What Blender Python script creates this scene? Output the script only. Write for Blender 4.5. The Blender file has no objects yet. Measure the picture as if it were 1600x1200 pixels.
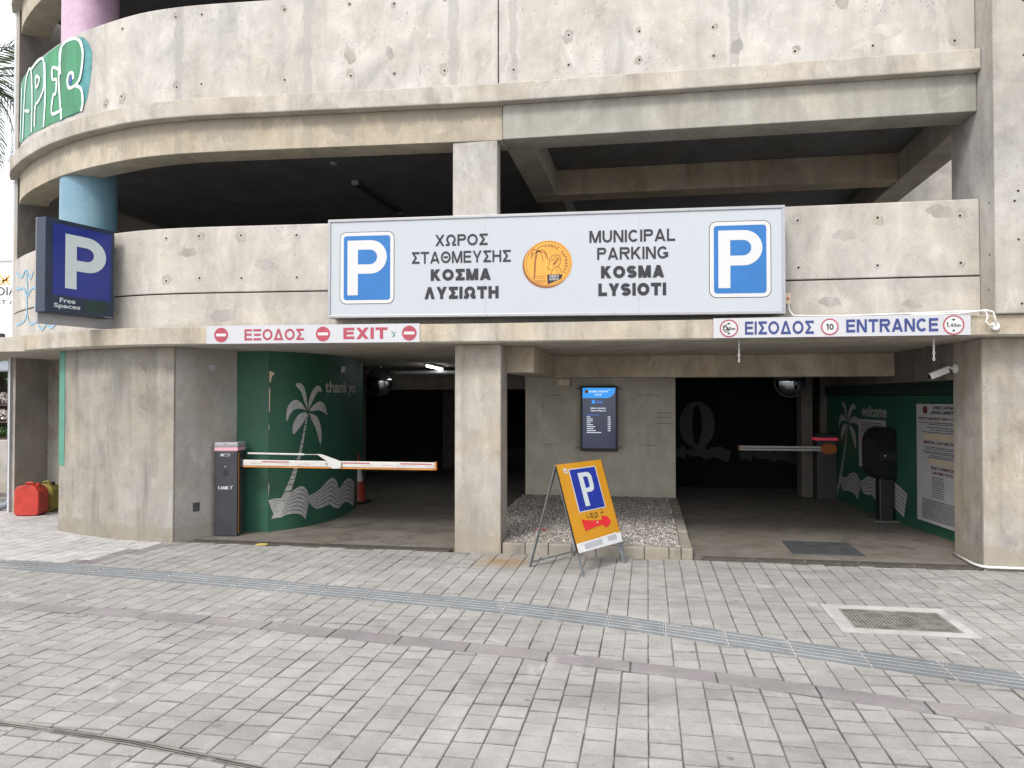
import bpy, bmesh, math, random
from mathutils import Vector, Matrix
from mathutils.geometry import tessellate_polygon
random.seed(7)
sc = bpy.context.scene
COL = sc.collection
# ---------------------------------------------------------------- camera, world, sun, exposure
cam = bpy.data.cameras.new('camera'); cam.lens = 27.0; cam.sensor_width = 36.0
cam.clip_start = 0.05; cam.clip_end = 600
co = bpy.data.objects.new('camera', cam); COL.objects.link(co); sc.camera = co
co.location = (0, 0, 1.6)
co.rotation_euler = (math.radians(90) + math.atan(22/1200), 0, math.radians(10))
SUN_EL, SUN_AZ = math.radians(46), math.radians(200)      # azimuth clockwise from +Y: behind the camera, a little left
w = bpy.data.worlds.new('World'); sc.world = w; w.use_nodes = True
nt = w.node_tree; nt.nodes.clear()
out = nt.nodes.new('ShaderNodeOutputWorld'); bg = nt.nodes.new('ShaderNodeBackground')
sky = nt.nodes.new('ShaderNodeTexSky'); sky.sky_type = 'NISHITA'; sky.sun_disc = False
sky.sun_elevation = SUN_EL; sky.sun_rotation = SUN_AZ; sky.air_density = 1.0; sky.dust_density = 4.0
hs = nt.nodes.new('ShaderNodeMixRGB'); hs.inputs[0].default_value = 0.78
hs.inputs[2].default_value = (8.2, 8.3, 8.6, 1)            # thin white overcast over the blue
cn = nt.nodes.new('ShaderNodeTexNoise'); cn.inputs['Scale'].default_value = 2.2; cn.inputs['Detail'].default_value = 6
cr = nt.nodes.new('ShaderNodeMapRange'); cr.inputs['To Min'].default_value = 0.66; cr.inputs['To Max'].default_value = 0.92
nt.links.new(cn.outputs['Fac'], cr.inputs['Value']); nt.links.new(cr.outputs[0], hs.inputs[0])
nt.links.new(sky.outputs[0], hs.inputs[1]); nt.links.new(hs.outputs[0], bg.inputs[0])
bg.inputs[1].default_value = 0.11
nt.links.new(bg.outputs[0], out.inputs[0])
sl = bpy.data.lights.new('sun', 'SUN'); sl.energy = 1.15; sl.angle = math.radians(15); sl.color = (1, 0.95, 0.88)
so = bpy.data.objects.new('sun', sl); COL.objects.link(so)
sd = Vector((math.sin(SUN_AZ)*math.cos(SUN_EL), math.cos(SUN_AZ)*math.cos(SUN_EL), math.sin(SUN_EL)))
so.rotation_euler = sd.to_track_quat('Z', 'Y').to_euler(); so.location = sd*40
sc.view_settings.view_transform = 'Standard'; sc.view_settings.look = 'None'
sc.view_settings.gamma = 1; sc.view_settings.use_curve_mapping = False
sc.view_settings.exposure = 1.12
sc.render.engine = 'CYCLES'
sc.cycles.max_bounces = 8; sc.cycles.diffuse_bounces = 4

# ---------------------------------------------------------------- materials
def newmat(name):
    m = bpy.data.materials.new(name); m.use_nodes = True
    n = m.node_tree; b = n.nodes['Principled BSDF']
    return m, n, b
def N(n, t, **kw):
    x = n.nodes.new(t)
    for k, v in kw.items():
        if k in x.inputs: x.inputs[k].default_value = v
        else: setattr(x, k, v)
    return x
def ramp(n, src, stops):
    r = n.nodes.new('ShaderNodeValToRGB'); e = r.color_ramp.elements
    while len(e) < len(stops): e.new(0.5)
    for i, (p, c) in enumerate(stops):
        e[i].position = p; e[i].color = (c, c, c, 1) if isinstance(c, (int, float)) else (*c, 1)
    n.links.new(src, r.inputs[0]); return r.outputs[0]
def mixc(n, fac, a, b, mode='MIX'):
    x = n.nodes.new('ShaderNodeMixRGB'); x.blend_type = mode
    for i, v in enumerate((fac, a, b)):
        if hasattr(v, 'links') or hasattr(v, 'is_linked'): n.links.new(v, x.inputs[i])
        elif i == 0: x.inputs[0].default_value = v
        else: x.inputs[i].default_value = (*v, 1) if len(v) == 3 else v
    return x.outputs[0]
def math_(n, op, a, b=0.0, c=None, clamp=False):
    x = n.nodes.new('ShaderNodeMath'); x.operation = op; x.use_clamp = clamp
    for i, v in enumerate((a, b, c)):
        if v is None: continue
        if hasattr(v, 'is_linked'): n.links.new(v, x.inputs[i])
        else: x.inputs[i].default_value = v
    return x.outputs[0]
def pos_scaled(n, s, loc=(0, 0, 0)):
    g = n.nodes.new('ShaderNodeNewGeometry'); m = n.nodes.new('ShaderNodeMapping')
    m.inputs['Scale'].default_value = s; m.inputs['Location'].default_value = loc
    n.links.new(g.outputs['Position'], m.inputs['Vector']); return m.outputs[0]
def noise(n, vec, scale, detail=4, rough=0.55, dist=0.0):
    x = N(n, 'ShaderNodeTexNoise', Scale=scale, Detail=detail, Roughness=rough, Distortion=dist)
    n.links.new(vec, x.inputs['Vector']); return x.outputs['Fac']

def concrete(name, base, warm=None, dark=0.72, stripes=(), drip=None, pits=1.0, streak=0.5, foot=False, seed=0.0, rough=0.88):
    """cast concrete: blotches, vertical run-off streaks, blow holes, patched joints with ragged edges"""
    m, n, b = newmat(name)
    p1 = pos_scaled(n, (1, 1, 1), (seed, seed*1.7, 0)); ps = pos_scaled(n, (3.2, 3.2, 0.28), (seed, 0, seed))
    big = noise(n, p1, 1.1, 8, 0.6, 0.4); mid = noise(n, p1, 4.5, 7, 0.62); st = noise(n, ps, 2.0, 6, 0.6); fine = noise(n, p1, 60, 4, 0.7)
    warm = warm or tuple(c*k for c, k in zip(base, (1.0, 0.93, 0.82)))
    c = mixc(n, ramp(n, big, [(0.38, 0.0), (0.62, 1.0)]), base, warm)
    c = mixc(n, 1.0, c, ramp(n, mid, [(0.30, dark + 0.06), (0.45, 0.93), (0.60, 1.0), (0.75, 1.12)]), 'MULTIPLY')
    bg2 = noise(n, pos_scaled(n, (1, 1, .55), (3+seed, seed, 2)), 1.7, 9, 0.68, 1.1)
    c = mixc(n, 1.0, c, ramp(n, bg2, [(0.32, dark*.95), (0.44, 0.90), (0.55, 1.02), (0.70, 1.17)]), 'MULTIPLY')
    c = mixc(n, streak, c, ramp(n, st, [(0.32, dark), (0.47, 0.96), (0.58, 1.02), (0.72, 1.16)]), 'MULTIPLY')
    c = mixc(n, 1.0, c, ramp(n, fine, [(0.3, 0.90), (0.7, 1.07)]), 'MULTIPLY')
    g = n.nodes.new('ShaderNodeNewGeometry'); sx = n.nodes.new('ShaderNodeSeparateXYZ'); n.links.new(g.outputs['Position'], sx.inputs[0])
    # pale scuffs / lime
    lime = noise(n, pos_scaled(n, (1, 1, 0.6), (9+seed, 0, 4)), 3.2, 9, 0.72, 0.8)
    c = mixc(n, ramp(n, lime, [(0.57, 0.0), (0.66, 0.38), (0.8, 0.5)]), c, tuple(min(0.75, x*1.28) for x in base))
    # small dark blow holes and black marks
    for sc_, th, msk in ((9, 0.07, 0.56), (24, 0.14, 0.55)):
        v = N(n, 'ShaderNodeTexVoronoi', Scale=sc_); n.links.new(pos_scaled(n, (1, 1, 0.7), (seed, 3, 1)), v.inputs['Vector'])
        k = math_(n, 'LESS_THAN', v.outputs['Distance'], th)
        k = math_(n, 'MULTIPLY', k, math_(n, 'GREATER_THAN', noise(n, p1, 1.9, 3), msk))
        c = mixc(n, math_(n, 'MULTIPLY', k, 0.55*pits), c, tuple(x*0.30 for x in base))
    scr = noise(n, pos_scaled(n, (26, 26, 3.2), (2+seed, 0, 0)), 1.0, 3, 0.5, 0.5)
    k = math_(n, 'MULTIPLY', ramp(n, scr, [(0.70, 0.0), (0.735, 1.0)]), ramp(n, noise(n, p1, 1.3, 2), [(0.52, 0.0), (0.6, 1.0)]))
    c = mixc(n, math_(n, 'MULTIPLY', k, 0.35*pits), c, tuple(x*0.35 for x in base))
    wob = math_(n, 'MULTIPLY', math_(n, 'SUBTRACT', noise(n, p1, 5.0, 5, 0.7), 0.5), 0.16)
    for (X, hw, z0, z1, s_) in stripes:
        d = math_(n, 'ABSOLUTE', math_(n, 'SUBTRACT', math_(n, 'ADD', sx.outputs[0], wob), X))
        k = math_(n, 'MULTIPLY', math_(n, 'SUBTRACT', 1.0, math_(n, 'DIVIDE', math_(n, 'SUBTRACT', d, hw), 0.012), clamp=True), s_)
        zz = math_(n, 'ADD', sx.outputs[2], wob)
        k = math_(n, 'MULTIPLY', k, math_(n, 'MULTIPLY', math_(n, 'GREATER_THAN', zz, z0), math_(n, 'LESS_THAN', zz, z1)))
        c = mixc(n, k, c, tuple(x*0.66 for x in base))
    if drip:                                    # ragged damp stain that hangs from an edge: (z of edge, length, strength)
        for (ze, ln, s_, up) in drip:
            rag = noise(n, pos_scaled(n, (2.6, 2.6, 0.9), (seed, 0, 7)), 1.4, 8, 0.7, 0.6)
            lim = math_(n, 'MULTIPLY', ramp(n, rag, [(0.36, 0.12), (0.62, 1.0)]), ln)
            d = math_(n, 'SUBTRACT', ze, sx.outputs[2]) if not up else math_(n, 'SUBTRACT', sx.outputs[2], ze)
            k = math_(n, 'MULTIPLY', math_(n, 'GREATER_THAN', d, -0.004), math_(n, 'DIVIDE', math_(n, 'SUBTRACT', lim, d), 0.02), clamp=True)
            c = mixc(n, math_(n, 'MULTIPLY', k, s_), c, tuple(x*y for x, y in zip(base, (0.60, 0.60, 0.60))))
    if foot:                                    # grime and broken paint at the foot
        rag = noise(n, pos_scaled(n, (2, 2, 3), (1, 0, 0)), 2.2, 8, 0.75)
        k = math_(n, 'MULTIPLY', math_(n, 'LESS_THAN', sx.outputs[2], math_(n, 'MULTIPLY', rag, 0.34)), 0.5)
        c = mixc(n, k, c, tuple(x*y for x, y in zip(base, (0.74, 0.70, 0.58))))
    n.links.new(c, b.inputs['Base Color']); b.inputs['Roughness'].default_value = rough
    bp = N(n, 'ShaderNodeBump', Strength=0.35, Distance=0.01)
    h = math_(n, 'ADD', math_(n, 'MULTIPLY', fine, 0.5), mid); n.links.new(h, bp.inputs['Height']); n.links.new(bp.outputs[0], b.inputs['Normal'])
    return m

def paint(name, col, rough=0.5, var=0.12, metal=0.0, dirt=0.0, emit=0.0, scale=6, spec=0.5, streaky=False):
    m, n, b = newmat(name)
    p = pos_scaled(n, (1, 1, 0.25) if streaky else (1, 1, 1))
    a = noise(n, p, scale, 6, 0.65)
    c = mixc(n, 1.0, (*col, 1), ramp(n, a, [(0.3, 1-var), (0.7, 1+var)]), 'MULTIPLY')
    if dirt:
        d = noise(n, p, scale*2.3, 8, 0.75, 0.6)
        c = mixc(n, math_(n, 'MULTIPLY', ramp(n, d, [(0.54, 0.0), (0.66, 1.0)]), dirt), c, (0.16, 0.14, 0.11, 1))
    n.links.new(c, b.inputs['Base Color']); b.inputs['Roughness'].default_value = rough; b.inputs['Metallic'].default_value = metal
    b.inputs['Specular IOR Level'].default_value = spec
    if emit:
        n.links.new(c, b.inputs['Emission Color']); b.inputs['Emission Strength'].default_value = emit
    rn = ramp(n, a, [(0.3, max(0, rough-0.08)), (0.7, min(1, rough+0.08))]); n.links.new(rn, b.inputs['Roughness'])
    return m

def paver_mat(name, A, B, C, white=0.5, rust=False):
    m, n, b = newmat(name)
    at = n.nodes.new('ShaderNodeAttribute'); at.attribute_name = 'tone'
    p = pos_scaled(n, (1, 1, 1))
    c = ramp(n, at.outputs['Fac'], [(0.0, A), (0.45, B), (1.0, C)])
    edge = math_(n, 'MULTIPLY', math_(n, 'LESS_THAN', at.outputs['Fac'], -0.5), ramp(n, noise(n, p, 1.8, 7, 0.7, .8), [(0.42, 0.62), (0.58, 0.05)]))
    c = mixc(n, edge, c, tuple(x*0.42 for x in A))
    big = noise(n, p, 0.55, 6, 0.6, 0.5); mid = noise(n, p, 5, 8, 0.7); fine = noise(n, p, 90, 4, 0.75); gr = noise(n, p, 260, 2, 0.5)
    c = mixc(n, 1.0, c, ramp(n, big, [(0.3, 0.84), (0.7, 1.12)]), 'MULTIPLY')
    trk = noise(n, pos_scaled(n, (0.5, 1.7, 1), (4, 1, 0)), 1.0, 9, 0.7, 1.0)
    c = mixc(n, 1.0, c, ramp(n, trk, [(0.33, 0.80), (0.46, 0.97), (0.6, 1.04), (0.72, 1.12)]), 'MULTIPLY')
    c = mixc(n, 1.0, c, ramp(n, mid, [(0.3, 0.82), (0.55, 1.0), (0.75, 1.14)]), 'MULTIPLY')
    c = mixc(n, 1.0, c, ramp(n, fine, [(0.28, 0.80), (0.72, 1.12)]), 'MULTIPLY')
    c = mixc(n, 1.0, c, ramp(n, gr, [(0.3, 0.90), (0.7, 1.08)]), 'MULTIPLY')
    lm = noise(n, p, 2.1, 10, 0.78, 1.2)
    c = mixc(n, ramp(n, lm, [(0.56, 0.0), (0.70, white)]), c, (0.50, 0.49, 0.47, 1))
    g = noise(n, pos_scaled(n, (1, 1, 1), (5, 2, 0)), 7.0, 3, 0.5)
    c = mixc(n, ramp(n, g, [(0.70, 0.0), (0.745, 0.6)]), c, (0.13, 0.125, 0.12, 1))
    v = N(n, 'ShaderNodeTexVoronoi', Scale=3.1); n.links.new(p, v.inputs['Vector'])
    c = mixc(n, math_(n, 'MULTIPLY', math_(n, 'LESS_THAN', v.outputs['Distance'], 0.055), 0.6), c, (0.10, 0.095, 0.09, 1))
    if rust:
        gg = n.nodes.new('ShaderNodeNewGeometry'); vm = n.nodes.new('ShaderNodeVectorMath'); vm.operation = 'DISTANCE'
        n.links.new(gg.outputs['Position'], vm.inputs[0]); vm.inputs[1].default_value = (-1.40, 7.42, 0)
        d = math_(n, 'ADD', vm.outputs['Value'], math_(n, 'MULTIPLY', noise(n, p, 6, 6, 0.7), 0.55))
        c = mixc(n, ramp(n, d, [(0.34, 0.75), (0.62, 0.0)]), c, (0.24, 0.15, 0.06, 1))
    n.links.new(c, b.inputs['Base Color']); b.inputs['Roughness'].default_value = 0.85
    bp = N(n, 'ShaderNodeBump', Strength=0.5, Distance=0.004); n.links.new(math_(n, 'ADD', fine, mid), bp.inputs['Height']); n.links.new(bp.outputs[0], b.inputs['Normal'])
    return m

CB = (0.43, 0.40, 0.365)
M = {}
M['par_low'] = concrete('parapet_concrete', (0.455, 0.432, 0.40), warm=(0.435, 0.405, 0.36), dark=0.80, seed=1,
                        stripes=[(-4.72, 0.05, 2.4, 3.5, .28)], drip=[(2.757, 0.22, .25, False), (2.36, .10, .3, True)])
M['par_up'] = concrete('upper_parapet_concrete', (0.48, 0.462, 0.435), warm=(0.46, 0.435, 0.395), dark=0.78, pits=1.3, seed=4,
                       stripes=[(-5.17, .045, 4.93, 6.1, .75), (-3.66, .045, 4.93, 6.1, .7), (-2.03, .05, 4.95, 6.1, .6), (-1.38, .035, 4.95, 6.1, .7), (0.87, .04, 4.95, 6.1, .7), (-6.45, .03, 4.93, 6, .4), (-6.25, .03, 4.93, 6, .3)])
M['beam'] = concrete('beam_concrete', (0.42, 0.38, 0.31), warm=(0.40, 0.345, 0.26), dark=0.80, seed=2,
                     drip=[(4.70, 0.30, .62, False)], stripes=[(-5.17, .05, 4.3, 4.7, .7), (-3.66, .05, 4.3, 4.7, .6), (-7.2, .05, 4.3, 4.7, .4)])
M['beam_grey'] = concrete('painted_beam_concrete', (0.33, 0.325, 0.29), warm=(0.36, 0.34, 0.295), dark=0.86, pits=.2, streak=.8, seed=3)
M['ledge'] = concrete('ledge_concrete', (0.45, 0.425, 0.385), warm=(0.41, 0.37, 0.31), dark=0.74, seed=5, drip=[(4.70, .05, .3, True)])
M['lip'] = concrete('slab_edge_concrete', (0.42, 0.39, 0.34), warm=(0.42, 0.36, 0.27), dark=0.72, seed=6, streak=.8)
M['soffit'] = concrete('soffit_concrete', (0.44, 0.41, 0.36), warm=(0.42, 0.38, 0.31), dark=0.8, seed=7, pits=.4, streak=.1)
M['pil'] = concrete('pillar_concrete', (0.375, 0.352, 0.32), warm=(0.375, 0.33, 0.26), dark=0.70, seed=8, foot=True, streak=.7)
M['pil_up'] = concrete('upper_pillar_concrete', (0.42, 0.405, 0.385), warm=(0.40, 0.375, 0.33), dark=0.74, seed=9)
M['pil_side'] = M['pil_up']
M['wall'] = concrete('ground_wall_concrete', (0.295, 0.28, 0.255), warm=(0.295, 0.27, 0.225), dark=0.66, seed=10, foot=True, streak=.9,
                     stripes=[(-6.55, .035, .8, 2.2, -.4), (-5.42, .05, .7, 2.2, .5), (-5.95, .06, 1.1, 2.2, .3)])
M['plaster'] = concrete('grey_render', (0.37, 0.355, 0.335), dark=0.85, seed=11, pits=.25, streak=.2, foot=True)
M['cream'] = concrete('cream_render', (0.60, 0.57, 0.49), warm=(0.58, 0.54, 0.45), dark=0.88, seed=12, pits=.25, streak=.2, foot=True)
M['beam_in'] = concrete('inner_beam_concrete', (0.46, 0.40, 0.32), warm=(0.44, 0.36, 0.265), dark=0.74, seed=21)
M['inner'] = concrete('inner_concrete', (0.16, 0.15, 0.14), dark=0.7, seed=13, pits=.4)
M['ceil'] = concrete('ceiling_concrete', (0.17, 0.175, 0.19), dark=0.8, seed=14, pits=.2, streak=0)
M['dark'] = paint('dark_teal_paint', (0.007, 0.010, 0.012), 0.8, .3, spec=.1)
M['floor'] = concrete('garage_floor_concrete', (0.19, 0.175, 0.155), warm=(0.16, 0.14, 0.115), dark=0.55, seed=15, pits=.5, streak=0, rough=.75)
def sand():
    m, n, b = newmat('joint_sand'); p = pos_scaled(n, (1, 1, 1)); a = noise(n, p, 1.6, 8, .7, .8); f = noise(n, p, 45, 4, .7)
    c = ramp(n, a, [(.38, (.085, .08, .07)), (.50, (.15, .145, .13)), (.60, (.42, .41, .38))])
    c = mixc(n, 1.0, c, ramp(n, f, [(.3, .7), (.7, 1.2)]), 'MULTIPLY'); n.links.new(c, b.inputs['Base Color']); b.inputs['Roughness'].default_value = .95; return m
M['base'] = sand()
M['ground'] = paint('far_ground', (0.28, 0.27, 0.25), 0.95, .2, scale=2)
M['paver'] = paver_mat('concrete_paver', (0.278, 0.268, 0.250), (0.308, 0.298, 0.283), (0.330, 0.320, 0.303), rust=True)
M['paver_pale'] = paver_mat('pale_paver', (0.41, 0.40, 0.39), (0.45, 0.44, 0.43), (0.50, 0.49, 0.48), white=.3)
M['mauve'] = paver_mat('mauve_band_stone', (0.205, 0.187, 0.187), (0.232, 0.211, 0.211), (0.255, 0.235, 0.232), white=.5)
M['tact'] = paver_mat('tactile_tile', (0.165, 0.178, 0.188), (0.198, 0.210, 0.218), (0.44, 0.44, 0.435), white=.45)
M['kerb'] = concrete('kerb_concrete', (0.29, 0.275, 0.245), dark=0.65, seed=16, streak=0)
M['surround'] = concrete('manhole_surround', (0.43, 0.42, 0.405), warm=(.41, .40, .385), dark=0.8, seed=17, streak=0)
M['iron'] = paint('cast_iron', (0.19, 0.18, 0.16), 0.8, .5, metal=.0, dirt=.6, scale=9)
M['plate_iron'] = paint('plate_iron', (0.055, 0.062, 0.066), 0.6, .25, dirt=.2, scale=6)
M['drain_iron'] = paint('drain_iron', (0.075, 0.068, 0.058), 0.8, .5, dirt=.3, scale=14)
M['void'] = paint('drain_dark', (0.012, 0.012, 0.011), 0.9, .2)
M['green'] = paint('green_wall_paint', (0.019, 0.088, 0.054), 0.55, .16, dirt=.12, scale=2.2)
M['green_dk'] = paint('dark_green_paint', (0.008, 0.03, 0.022), 0.6, .2, scale=3)
M['teal_strip'] = paint('sea_green_paint', (0.07, 0.23, 0.165), 0.6, .14, dirt=.1, scale=5)
M['silver'] = paint('pale_grey_paint', (0.40, 0.40, 0.39), 0.6, .2, scale=14)
M['silver_dk'] = paint('dull_grey_paint', (0.025, 0.028, 0.030), 0.6, .15, scale=5)
M['white'] = paint('white_sheet', (0.45, 0.455, 0.485), 0.35, .05, scale=1.4)
M['signwhite'] = paint('sign_face_white', (0.41, 0.435, 0.475), 0.38, .015, scale=0.4, spec=.25)
M['pwhite'] = paint('panel_white', (0.52, 0.52, 0.525), 0.35, .03)
M['alu'] = paint('aluminium_frame', (0.34, 0.345, 0.36), 0.38, .1, metal=.5, scale=5)
M['black'] = paint('black_plastic', (0.012, 0.013, 0.016), 0.4, .2)
M['ink'] = paint('black_lettering', (0.010, 0.009, 0.016), 0.4, .1)
M['blue'] = paint('parking_blue', (0.008, 0.125, 0.37), 0.35, .06)
M['pblue'] = paint('deep_sign_blue', (0.014, 0.026, 0.20), 0.3, .1, scale=2)
M['navy'] = paint('navy_case', (0.012, 0.022, 0.048), 0.4, .2)
M['pgrey'] = paint('grey_letter', (0.50, 0.56, 0.57), 0.4, .04)
M['entblue'] = paint('entrance_lettering_blue', (0.022, 0.04, 0.17), 0.45, .2)
M['red'] = paint('faded_red', (0.33, 0.045, 0.075), 0.5, .12, scale=9)
M['gold'] = paint('gold_disc', (0.62, 0.29, 0.035), 0.4, .12, scale=9)
M['brown'] = paint('brown_engraving', (0.22, 0.085, 0.02), 0.5, .15)
M['charcoal'] = paint('charcoal_cabinet', (0.030, 0.034, 0.042), 0.45, .15, scale=5)
M['capgrey'] = paint('grey_cap', (0.30, 0.30, 0.32), 0.4, .08)
M['pink'] = paint('pink_light_band', (0.62, 0.34, 0.40), 0.4, .05)
M['redlight'] = paint('red_light_band', (0.60, 0.05, 0.09), 0.3, .05, emit=0.12)
M['orange'] = paint('orange_trim', (0.65, 0.24, 0.03), 0.4, .12)
M['hub'] = paint('orange_hub', (0.38, 0.11, 0.02), 0.45, .1)
M['boom'] = paint('boom_white', (0.52, 0.51, 0.49), 0.5, .1, dirt=.25)
M['amber'] = paint('amber_board', (0.52, 0.235, 0.008), 0.5, .06, dirt=.1, scale=3)
M['bred'] = paint('arrow_red', (0.60, 0.02, 0.025), 0.5, .12, scale=25)
M['bblue'] = paint('board_blue', (0.012, 0.028, 0.26), 0.4, .08)
M['tape'] = paint('white_tape', (0.62, 0.62, 0.63), 0.35, .08, scale=18)
M['tapegrey'] = paint('grey_label', (0.40, 0.41, 0.44), 0.4, .08)
M['steel'] = paint('galvanised_steel', (0.22, 0.235, 0.25), 0.45, .22, metal=.55, dirt=.35, scale=16)
M['colblue'] = None
M['wire'] = paint('white_conduit', (0.66, 0.65, 0.62), 0.4, .06, dirt=.15)
M['greypipe'] = paint('grey_downpipe', (0.17, 0.19, 0.215), 0.45, .1)
M['whitepipe'] = paint('pale_downpipe', (0.50, 0.51, 0.53), 0.45, .1)
M['jred'] = paint('red_plastic', (0.42, 0.03, 0.018), 0.5, .22, scale=9)
M['jyel'] = paint('dirty_yellow_plastic', (0.26, 0.21, 0.035), 0.5, .4, dirt=.8, scale=9)
M['conered'] = paint('cone_orange', (0.30, 0.028, 0.012), 0.5, .12)
M['board'] = paint('notice_sheet', (0.46, 0.46, 0.47), 0.5, .05)
M['board_beige'] = paint('beige_patch', (0.55, 0.47, 0.34), 0.5, .06)
M['text_grey'] = paint('notice_print', (0.06, 0.06, 0.07), 0.6, .1)
M['text_red'] = paint('notice_red_print', (0.16, 0.03, 0.03), 0.6, .1)
M['bgwhite'] = paint('white_house_wall', (0.80, 0.80, 0.80), 0.8, .05)
M['bgorange'] = paint('orange_emblem', (0.72, 0.33, 0.04), 0.5, .05)
M['teal'] = paint('teal_spray', (0.07, 0.24, 0.25), 0.7, .3, scale=10)
M['spraygreen'] = paint('green_spray', (0.045, 0.21, 0.105), 0.65, .35, scale=7, streaky=True)
M['spraymint'] = paint('mint_spray', (0.085, 0.25, 0.165), 0.65, .3, scale=7, streaky=True)
M['spraywhite'] = paint('white_spray', (0.66, 0.74, 0.74), 0.6, .1, scale=20)
M['sprayblue'] = paint('blue_spray', (0.20, 0.38, 0.52), 0.7, .25, scale=20)
M['rustline'] = paint('rust_mark', (0.17, 0.11, 0.08), 0.8, .3)
M['trunk'] = paint('bark', (0.07, 0.05, 0.04), 0.9, .4, scale=20)
M['palmleaf'] = paint('palm_green', (0.075, 0.11, 0.05), 0.55, .35, scale=4)
M['leaf'] = paint('leaf_green', (0.06, 0.13, 0.03), 0.55, .4, scale=12)
M['flower_o'] = paint('orange_flowers', (0.55, 0.22, 0.04), 0.6, .3, scale=20)
M['flower_w'] = paint('white_flowers', (0.60, 0.55, 0.52), 0.6, .2, scale=20)
M['yleaf'] = paint('dry_yellow_leaf', (0.55, 0.40, 0.06), 0.6, .2)
M['violet'] = paint('violet_plastic', (0.08, 0.03, 0.14), 0.5, .1)
def gradient_col(name, base, stain):
    m, n, b = newmat(name); p = pos_scaled(n, (1, 1, 1))
    a = noise(n, p, 2.2, 7, 0.65, .4); c = mixc(n, ramp(n, a, [(0.42, 0), (0.62, 1)]), (*base, 1), (*stain, 1))
    c = mixc(n, 1.0, c, ramp(n, noise(n, p, 30, 5, .7), [(0.3, .9), (.7, 1.07)]), 'MULTIPLY')
    n.links.new(c, b.inputs['Base Color']); b.inputs['Roughness'].default_value = 0.45; return m
M['colblue'] = gradient_col('pale_blue_column_paint', (0.155, 0.275, 0.345), (0.115, 0.235, 0.32))
M['colpink'] = gradient_col('pink_column_paint', (0.50, 0.36, 0.46), (0.44, 0.29, 0.40))
def mirror_mat():
    m, n, b = newmat('convex_mirror_glass'); b.inputs['Base Color'].default_value = (0.36, 0.38, 0.42, 1); b.inputs['Metallic'].default_value = 1; b.inputs['Roughness'].default_value = 0.06; return m
M['mirror'] = mirror_mat()
def emit_mat(name, col, s):
    m, n, b = newmat(name); b.inputs['Base Color'].default_value = (*col, 1); b.inputs['Emission Color'].default_value = (*col, 1); b.inputs['Emission Strength'].default_value = s; b.inputs['Roughness'].default_value = .12; return m
M['tube'] = emit_mat('lit_tube', (1, 1, 1), 6)
M['scr_dark'] = emit_mat('display_dark', (0.022, 0.026, 0.045), 0.7)
M['scr_blue'] = emit_mat('display_blue', (0.01, 0.24, 0.68), 0.5)
M['scr_white'] = emit_mat('display_white', (0.6, 0.66, 0.75), 0.55)
M['scr_lblue'] = emit_mat('display_light_blue', (0.05, 0.2, 0.75), 0.5)
M['gravel'] = paint('gravel_grey', (0.22, 0.20, 0.175), 0.9, .65, scale=22)
M['lens'] = paint('lens_glass', (0.01, 0.01, 0.012), 0.08, .1)

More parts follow.
